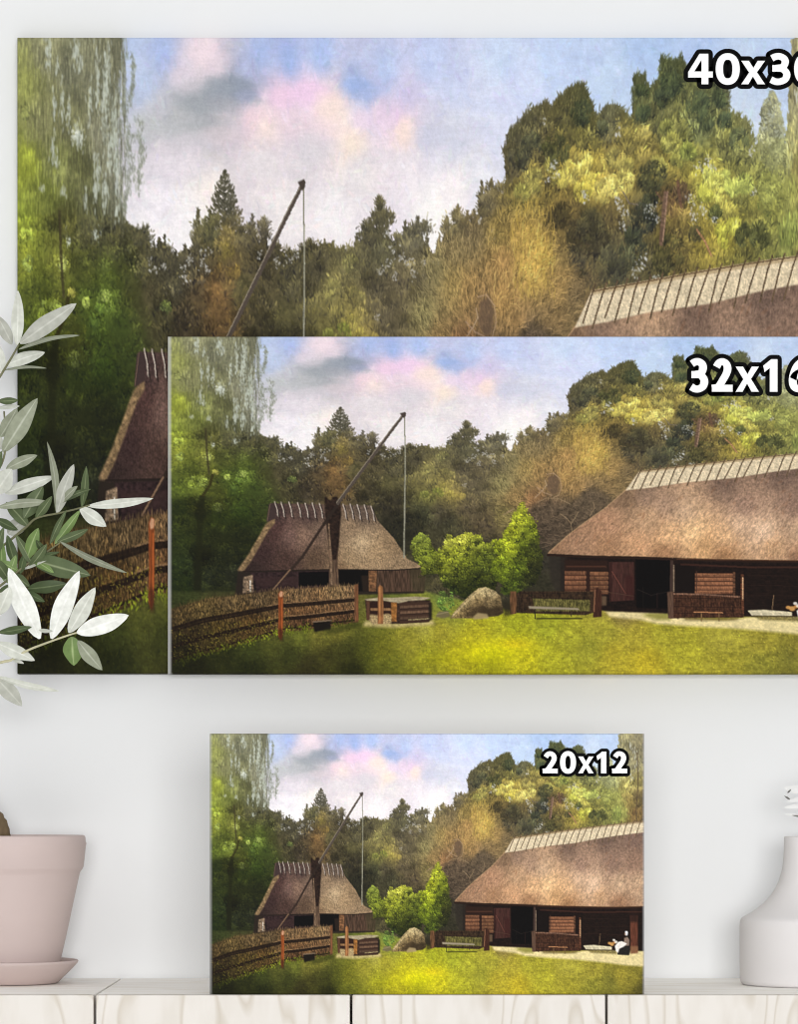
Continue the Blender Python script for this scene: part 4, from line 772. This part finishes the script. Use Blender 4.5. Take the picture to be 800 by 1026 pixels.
def ribbon(bm, pts, hw, y, closed=False):
    L, R = [], []; n = len(pts)
    for i, p in enumerate(pts):
        a = pts[(i - 1) % n] if closed else pts[max(i - 1, 0)]; b = pts[(i + 1) % n] if closed else pts[min(i + 1, n - 1)]
        d = (b - a).normalized(); nrm = Vector((-d.y, d.x)); h = hw * (1 - .12 * abs(d.x))
        L.append(p + nrm * h); R.append(p - nrm * h)
    vl = [bm.verts.new((p.x, y, p.y)) for p in L]; vr = [bm.verts.new((p.x, y, p.y)) for p in R]
    for i in range(n if closed else n - 1): bm.faces.new([vl[i], vr[i], vr[(i + 1) % n], vl[(i + 1) % n]])
    return [L + R[::-1]] if not closed else [L, R]
def lettering(parent, T, items, to_local, outline):
    """items: (character, left, right, top, bottom) in photo pixels"""
    wb, kb = bmesh.new(), bmesh.new()
    loops = []
    yw, yk = -T - .0008, -T - .0004; step = [0]
    def nxt():
        step[0] += 1; return yw - .00004 * (step[0] % 9)
    for ch, x0, x1, y0, y1 in items:
        a = to_local(x0, y1); b = to_local(x1, y0); W, H = b.x - a.x, b.y - a.y; hw = .118 * (to_local(0, 0).y - to_local(0, 1).y) * abs(y1 - y0)
        f = lambda u, v, i=0: Vector((a.x + i + u * (W - 2 * i), a.y + i * .88 + v * (H - 1.76 * i)))
        for s in GLY[ch]:
            if s[0] == 'loop':
                pts = [f(.5 + .5 * math.copysign(abs(math.cos(t)) ** .86, math.cos(t)), .5 + .5 * math.copysign(abs(math.sin(t)) ** .86, math.sin(t)), hw) for t in [2 * math.pi * k / 40 for k in range(40)]]
                loops += ribbon(wb, pts, hw, nxt(), True)
            elif s[0] == 'curve':
                pts = [Vector((p.x, p.y)) for p in catmull([(*f(u, v, hw), 0) for u, v in s[1]], 5)]
                loops += ribbon(wb, pts, hw, nxt())
            elif s[0] == 'bar':
                p, q = f(*s[1], hw), f(*s[2], hw); p.x -= hw; q.x += hw * .8
                loops += ribbon(wb, [p, q], hw, nxt())
            else:
                rings = [[f(u, v) for u, v in r] for r in s[1:]]
                es = []
                for r in rings:
                    vs = [wb.verts.new((p.x, yw, p.y)) for p in r]
                    es += [wb.edges.new((vs[i], vs[(i + 1) % len(vs)])) for i in range(len(vs))]
                bmesh.ops.triangle_fill(wb, use_beauty=True, edges=es, normal=(0, -1, 0))
                loops += rings
    for r in loops:
        n = len(r)
        for i in range(n):
            p, q = r[i], r[(i + 1) % n]
            if (q - p).length > 1e-7:
                d = (q - p).normalized(); m = Vector((-d.y, d.x)) * outline
                kb.faces.new([kb.verts.new((c.x, yk, c.y)) for c in (p + m, p - m, q - m, q + m)])
            ring = [kb.verts.new((p.x + outline * math.cos(2 * math.pi * k / 14), yk + 1e-6, p.y + outline * math.sin(2 * math.pi * k / 14))) for k in range(14)]
            kb.faces.new(ring)
    for b_ in (wb, kb):
        for fc in b_.faces:
            fc.normal_update()
            if fc.normal.y > 0: fc.normal_flip()
    o = from_bm('size_lettering', wb, M_WHITE, parent); o['label'] = 'white bold size lettering'
    k = from_bm('lettering_outline', kb, M_BLACK, o); k['label'] = 'thick black outline of the lettering'

def canvas_print(rect, wback, T, nx, ny, label, items, edge_px, pale, outline_px):
    x0, x1, y0, y1 = rect; wf = wback + T; s = mpp(wf)
    W, H = (x1 - x0) * s, (y1 - y0) * s
    bl = P(x0, y1, wf)
    t = thing('canvas_print', (bl.x + W / 2, -wback, bl.z), label, 'picture', 'canvas prints of the same farmyard picture')
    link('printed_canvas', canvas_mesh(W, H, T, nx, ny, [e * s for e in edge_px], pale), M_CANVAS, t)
    bm = bmesh.new(); k = .030 if W > .6 else .022; d = min(T - .004, .016)
    for a, b in (((-W / 2 + .001, 0), (-W / 2 + k, H)), ((W / 2 - k, 0), (W / 2 - .001, H))): box(bm, (a[0], -d, a[1] + .001), (b[0], 0, b[1] - .001))
    for a, b in (((-W / 2 + k, 0.001), (W / 2 - k, k)), ((-W / 2 + k, H - k), (W / 2 - k, H - .001))): box(bm, (a[0], -d, a[1]), (b[0], 0, b[1]))
    from_bm('stretcher_frame', bm, M_STRETCH, t)
    def loc(px, py):
        q = P(px, py, wf); return Vector((q.x - t.location.x, q.z - t.location.z))
    lettering(t, T, items, loc, outline_px * s)
    return t
canvas_print((17, 840, 37.2, 675), .0005, .022, 1000, 780, 'largest canvas print of a thatched farmyard, hung on the wall behind the others, marked 40x30',
             [('4', 689.8, 714.6, 54, 84.6), ('0', 717.4, 741.6, 53.4, 85.2), ('x', 743, 767, 61, 84.6), ('3', 769, 792.6, 53.4, 85.2), ('0', 796, 820, 53.4, 85.2)], [1.2, 1.2, 1.2, 1.2], (None, None), 4.6)
canvas_print((168, 844, 337, 675.3), .0232, .022, 880, 450, 'middle-sized canvas print of a thatched farmyard overlapping the largest one, marked 32x16',
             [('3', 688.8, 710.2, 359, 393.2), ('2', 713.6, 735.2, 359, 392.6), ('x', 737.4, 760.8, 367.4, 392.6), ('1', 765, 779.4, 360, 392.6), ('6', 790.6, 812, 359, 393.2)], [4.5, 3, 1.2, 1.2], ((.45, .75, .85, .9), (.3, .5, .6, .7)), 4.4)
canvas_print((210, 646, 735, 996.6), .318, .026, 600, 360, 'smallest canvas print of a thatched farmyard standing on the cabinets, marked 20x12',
             [('2', 544, 559.6, 752.8, 774.8), ('0', 561.4, 577.4, 752.6, 775.2), ('x', 579.6, 595, 758, 774.8), ('1', 598, 607.8, 753.2, 774.8), ('2', 613.6, 629.2, 752.8, 774.8)], [3.2, 2.4, 1, 1], ((.2, .45, .6, .7), (.25, .45, .6, .7)), 3.2)

# ---------------------------------------------------------------- pink pot on its saucer, olive plant
WP = .115; sp = mpp(WP); CXP = 5
def pr(rows): return [(r * sp, (SHELF + (985.2 - y) * sp)) for r, y in rows]
base = Vector(((CXP - 400) * sp, -WP, 0))
sau = thing('plant_saucer', (base.x, base.y, SHELF), 'round pink clay saucer under the flowerpot', 'saucer')
b_ = lathe([(r, z - SHELF) for r, z in pr([(0, 984.9), (49, 984.9), (52.5, 984.6), (54, 983.6), (60, 977.5), (68, 969.5), (72.5, 964.6), (73.3, 963), (72.6, 961.8), (71, 961.6), (68.6, 963.4), (62, 970), (56, 976.6), (52, 980.2), (0, 980.4)])])
from_bm('saucer_dish', b_, M_POT, sau, True)
plant = thing('potted_plant', (base.x, base.y, SHELF), 'olive plant with grey green leaves in a pink clay pot', 'plant')
def loc(v): return v - plant.location
b_ = lathe([(r, z - SHELF) for r, z in pr([(0, 980.1), (48, 980.1), (51, 979.6), (52.4, 977.5), (55.6, 962), (62, 934), (69, 901), (74.4, 876), (75.2, 873.4), (77.4, 870.6), (78.6, 868), (80.2, 852), (80.9, 847.5), (81.3, 845), (80.5, 842.4), (80.4, 839.6), (79.8, 837.6), (78.2, 836.8), (76.4, 837.6), (75.4, 841), (73.6, 862), (70, 880), (55, 950), (0, 955)])])
from_bm('pot', b_, M_POT, plant, True)
b_ = lathe([(r, z - SHELF) for r, z in pr([(0, 850), (30, 849), (60, 851), (74.3, 853)])], 48)
for v in b_.verts: v.co.z += random.uniform(-.002, .002)
from_bm('soil', b_, M_SOIL, plant, True)
# trunk leaves the pot and leans out of the frame to the left
tp = catmull([P(-4, 862, WP), P(-3, 846, WP), P(-4, 830, WP), P(-14, 812, WP), P(-34, 780, WP + .01), P(-58, 720, WP + .02), P(-72, 640, WP + .03), P(-76, 560, WP + .04), P(-72, 480, WP + .05), P(-60, 420, WP + .05)], 6)
n_ = len(tp)
from_bm('trunk', tube([loc(p) for p in tp], [(13 - 7.5 * (i / n_) + (1.5 if 8 < i < 16 else 0)) * sp for i in range(n_)], 14, .07), M_BARK, plant, True)

def leaf_bm(base, tip, vis, roll, bend, curl):
    """lance-shaped leaf from base to tip; vis = width seen from the front, roll = turn about its own axis"""
    a = tip - base; L = a.length; d = a.normalized(); fwd = Vector((0, -1, 0))
    side = d.cross(fwd).normalized(); nrm = side.cross(d).normalized()
    side, nrm = side * math.cos(roll) + nrm * math.sin(roll), nrm * math.cos(roll) - side * math.sin(roll)
    w = vis / 2 / max(abs(math.cos(roll)), .3)
    bm = bmesh.new(); lay = bm.verts.layers.float.new('across'); rows = []
    NL, NA = 16, 6
    wav = random.uniform(0, 6)
    for i in range(NL + 1):
        t = i / NL
        prof = (math.sin(math.pi * min(t * .93 + .045, 1)) ** .85) * (1.0 - .18 * t) * 1.08 if 0 < t < 1 else .0
        if t == 0: prof = .10
        if t == 1: prof = .015
        c = base + d * (L * t) + nrm * (bend * math.sin(math.pi * t) * L)
        row = []
        for j in range(-NA // 2, NA // 2 + 1):
            u = j / (NA / 2)
            v = bm.verts.new(c + side * (u * w * prof * (1 + .04 * math.sin(9 * t + wav + u))) + nrm * (curl * abs(u) ** 1.4 * w * prof + .03 * w * math.sin(7 * t + wav) * u))
            v[lay] = abs(u); row.append(v)
        rows.append(row)
    for r0, r1 in zip(rows, rows[1:]):
        for j in range(NA): bm.faces.new([r0[j], r0[j + 1], r1[j + 1], r1[j]])
    bmesh.ops.recalc_face_normals(bm, faces=bm.faces[:])
    return bm

# twigs in photo pixels with their distance from the wall; each with its leaves (base, tip, width, shade, roll)
TW = [
    ('d', 1.7, [(-72, 470, .17), (-48, 446, .18), (-22, 412, .19), (2, 374, .20), (14, 354, .20), (19, 345, .20)], [
        ((17, 346), (18, 291), 12.5, 'p', .25), ((12, 345), (-3, 316), 12, 'g', -.3), ((20, 344), (76.5, 304), 18, 'g', .15), ((19, 350), (79.5, 336), 6.5, 'm', 1.0), ((5, 366), (45, 353), 13.5, 'p', -.2), ((4, 371), (46.5, 369), 4.5, 'm', 1.1), ((2, 374), (-8, 338), 14, 'p', .3), ((0, 378), (-22, 350), 12, 'g', .2)]),
    ('d', 1.7, [(-76, 560, .18), (-50, 530, .19), (-24, 500, .20), (0, 468, .205), (6, 442, .205), (4, 412, .205)], [
        ((-2, 402), (18.5, 401), 7, 'd', .5), ((-4, 409), (20, 407), 6, 'p', .9), ((3, 453), (37.5, 399), 19, 'm', .1), ((0, 438), (17, 409), 13, 'm', -.5), ((6, 470), (37.5, 456), 12, 'm', -.3), ((-4, 494), (12, 470), 20, 'p', .2), ((5, 494), (54.5, 477.5), 14, 'p', -.25), ((-14, 486), (2, 452), 14, 'd', .3), ((-6, 478), (-14, 440), 12, 'm', .2), ((2, 450), (-12, 424), 12, 'g', .2)]),
    ('d', 1.6, [(-76, 600, .18), (-40, 575, .20), (-4, 552, .215), (24, 530, .225), (37, 519, .23), (60, 514, .23), (80, 509, .232), (90, 506, .234)], [
        ((88, 507), (153.5, 499.5), 9.5, 'p', .3), ((80, 509), (106.5, 527.5), 14, 'p', -.2), ((82, 508), (86.5, 467), 7.5, 'd', .7), ((57, 514), (74, 465), 14, 'g', .2), ((56, 512), (47, 442), 6.5, 'm', .9), ((60, 504), (91.5, 490), 7, 'd', .8), ((24, 519), (43, 487), 16, 'd', .2), ((8, 535), (26, 519), 17, 'g', .1), ((-4, 520), (18, 531), 9, 'k', .4), ((-2, 508), (50, 503), 10, 'm', .5), ((28, 527), (6, 503), 13, 'd', .3), ((62, 503), (78, 487), 8, 'm', .5), ((36, 519), (52, 497), 9, 'd', .5)]),
    ('d', 1.6, [(-76, 640, .19), (-40, 612, .21), (-4, 590, .225), (26, 566, .235), (44, 555, .238), (61, 543, .24)], [
        ((55, 545), (80.5, 511), 9, 'b', .3), ((50, 545), (66.5, 511), 7.5, 'd', .6), ((57, 543), (88.5, 530), 8.5, 'd', .5), ((27, 560), (38.5, 529), 14, 'b', .2), ((60, 542.5), (127.5, 574), 6.5, 'm', .9), ((29, 560), (90.5, 576.5), 20, 'd', -.15), ((28, 590), (67, 585), 13, 'k', .3), ((4, 582), (1, 538), 10, 'b', .3), ((7, 584), (16, 556), 10, 'b', .2), ((16, 567), (7, 536), 10.5, 'k', .3), ((30, 568), (47, 545), 9, 'd', .5), ((20, 575), (26, 553), 8, 'k', .4), ((0, 612), (9, 588), 14, 'p', .2), ((24, 570), (49, 560), 5, 'p', .9), ((24, 592), (45, 603), 8, 'k', .4), ((-4, 600), (13, 585), 9, 'd', .3), ((30, 560), (60, 553), 6, 'k', .6), ((-6, 560), (4, 528), 10, 'd', .3), ((32, 565), (16, 536), 9, 'd', .4), ((46, 555), (36, 541), 7, 'k', .4), ((40, 562), (70, 566), 7, 'k', .5), ((12, 575), (30, 588), 10, 'd', .3), ((2, 592), (24, 597), 9, 'k', .4), ((18, 572), (0, 562), 9, 'b', .3), ((8, 580), (-6, 560), 12, 'd', .3), ((34, 562), (54, 574), 8, 'b', .4)]),
    ('p', 1.7, [(-74, 690, .20), (-40, 676, .23), (0, 664, .25), (12, 661, .255), (27, 652, .26), (50, 643, .262), (70, 636, .264), (77, 634, .265)], [
        ((40, 640), (8.5, 569), 22, 'w', -.15), ((51.5, 640), (79.5, 572), 20, 'w', .15), ((69, 634), (95.5, 588.5), 16.5, 'p', .2), ((77, 634), (129, 616.5), 19, 'w', -.2), ((72, 638), (74, 667), 20, 'b', .1), ((78, 642), (102.5, 671.5), 14.5, 'm', -.3), ((-2, 634), (32, 628), 8, 'k', .5), ((-4, 644), (35, 662), 14, 'p', .25), ((-2, 616), (10, 588), 15, 'p', .2), ((12, 661), (24, 665), 4, 'p', .7), ((38, 632), (53, 632), 4, 'p', .8)]),
    ('p', 1.5, [(-74, 704, .20), (-40, 694, .22), (-16, 686, .235), (0, 679, .24)], [
        ((-2, 678), (59.5, 692.5), 7, 'p', .5), ((-3, 680), (22, 707.5), 16, 'g', .2), ((-10, 683), (-8, 712), 14, 'p', .2)]),
]
for tone, rad, pts, leaves in TW:
    q = catmull([P(*p) for p in pts], 6); k = len(q)
    tw = from_bm('twig', tube([loc(p) for p in q], [(rad - .9 * i / k) * mpp(.2) for i in range(k)], 8, .04), M_TWIG if tone == 'p' else M_TWIGD, plant, True)
    for i, (b0, t0, wd, sh, roll) in enumerate(leaves):
        # depth of the nearest twig point, tips a little nearer to the viewer or farther away
        dd = min(q, key=lambda p: (p - P(b0[0], b0[1], -p.y)).length)
        wb_ = -dd.y; B = P(b0[0], b0[1], wb_); wt = max(.07, wb_ + random.uniform(-.012, .02)); Tp = P(t0[0], t0[1], wt)
        if (B - dd).length > .0015:   # short stalk back to the twig
            pass
        from_bm('leaf', leaf_bm(loc(B), loc(Tp), wd * mpp(wb_), roll * (1 if i % 2 else -1), random.uniform(.02, .07), random.uniform(-.25, .15)), LEAF[sh], tw, True)

# ---------------------------------------------------------------- white vase with a dried sprig
WV = .145; sv = mpp(WV); CXV = 815
vb = Vector(((CXV - 400) * sv, -WV, SHELF))
vase = thing('vase', vb, 'matt white bottle vase with a narrow neck on the right cabinet', 'vase')
prof = [(0, 986.6), (66, 986.6), (70, 986.2), (72, 984.4), (73, 981), (73.2, 960), (73.2, 928), (72.8, 923), (71.4, 920), (67.5, 917.6), (60, 913.4), (52, 907.4), (44.5, 900), (38.5, 891.5), (34, 882.5), (31, 872), (29.6, 862), (29, 852), (28.8, 839.6), (28.3, 838.4), (27.4, 838), (26.4, 838.6), (26, 842), (26.6, 866), (31, 884), (42, 902), (60, 917), (68, 926), (68, 978), (0, 981)]
from_bm('vase_body', lathe([(r * sv, (986.6 - y) * sv) for r, y in prof]), M_VASE, vase, True)
sprig = thing('dried_sprig', P(815, 978, WV), 'white dried leafy sprig standing in the white vase', 'dried plant')
def ls(v): return v - sprig.location
st = catmull([P(815, 978, WV), P(816, 900, WV), P(814, 840, WV), P(812, 815, WV + .004), P(808, 790, WV + .008), P(812, 760, WV + .01)], 6)
from_bm('stem', tube([ls(p) for p in st], .9 * sv, 8), M_DRY, sprig, True)
for b0, t0, wd, m in [((812, 818), (786.5, 815.5), 3.6, M_DRY), ((811, 806), (786, 809), 5, M_DRY), ((808, 792), (785.5, 789), 8, M_DRY), ((810, 799), (788, 803), 4.5, M_DRY), ((811, 812), (838, 800), 8, M_DRY), ((808, 790), (830, 776), 8, M_DRY),
                      ((809, 819), (794, 816.8), 1.8, M_DRYD), ((792, 801), (786, 797.2), 1.8, M_DRYD), ((789.5, 794.5), (793.3, 790.8), 1.7, M_DRYD)]:
    nm = 'dry_leaf' if m is M_DRY else 'dry_bud'
    o = from_bm(nm, leaf_bm(ls(P(*b0, WV + .006)), ls(P(*t0, WV + (.012 if m is M_DRY else .016))), wd * sv, .2, .05, .1), m, sprig, True)
    if m is M_DRYD: o['label'] = 'small grey dried bud'

# ---------------------------------------------------------------- light: soft white room light, window to the left, added front fill
w = bpy.data.worlds.new('room_light'); SC.world = w; w.use_nodes = True
nt = w.node_tree; bg = nt.nodes['Background']; bg.inputs[1].default_value = .9
tc = nt.nodes.new('ShaderNodeTexCoord'); sx = nt.nodes.new('ShaderNodeSeparateXYZ'); rp = nt.nodes.new('ShaderNodeValToRGB')   # ambient gradient, made brighter overhead to lift the cabinet tops
rp.color_ramp.elements[0].position = 0; rp.color_ramp.elements[0].color = (.16, .16, .158, 1)
rp.color_ramp.elements[1].position = .9; rp.color_ramp.elements[1].color = (1, 1, .995, 1)
nt.links.new(tc.outputs['Generated'], sx.inputs[0]); nt.links.new(sx.outputs['Z'], rp.inputs[0]); nt.links.new(rp.outputs[0], bg.inputs[0])
def area(name, loc_, target, sx, sy, power, col=(1, 1, 1)):
    l = bpy.data.lights.new(name, 'AREA'); l.shape = 'RECTANGLE'; l.size = sx; l.size_y = sy; l.energy = power; l.color = col
    o = bpy.data.objects.new(name, l); COL.objects.link(o); o.location = loc_
    o.rotation_euler = (Vector(target) - Vector(loc_)).to_track_quat('-Z', 'Y').to_euler(); return o
area('left_window_light', (-2.5, -2.6, 1.7), (0, 0, .95), 1.6, 1.8, 6, (1, .995, .985))
area('front_fill_light', (.25, -5.6, 1.25), (0, 0, 1.0), 2.0, 1.2, 172, (1, .998, .992))  # added fill lamp behind the camera, brightens the wall evenly

# ---------------------------------------------------------------- camera
cam = bpy.data.cameras.new('camera'); co = bpy.data.objects.new('camera', cam); COL.objects.link(co)
co.location = (0, -DIST, EYEZ); co.rotation_euler = (math.pi / 2, 0, 0)
cam.sensor_fit = 'HORIZONTAL'; cam.sensor_width = 36; cam.lens = 36 * DIST / (800 * PX)
cam.shift_y = (EYE[1] - 513) / 800; cam.clip_start = .05
SC.camera = co
SC.cycles.filter_width = 1.1
vs = SC.view_settings; vs.view_transform = 'Standard'; vs.look = 'None'; vs.exposure = 0; vs.gamma = 1; vs.use_curve_mapping = False
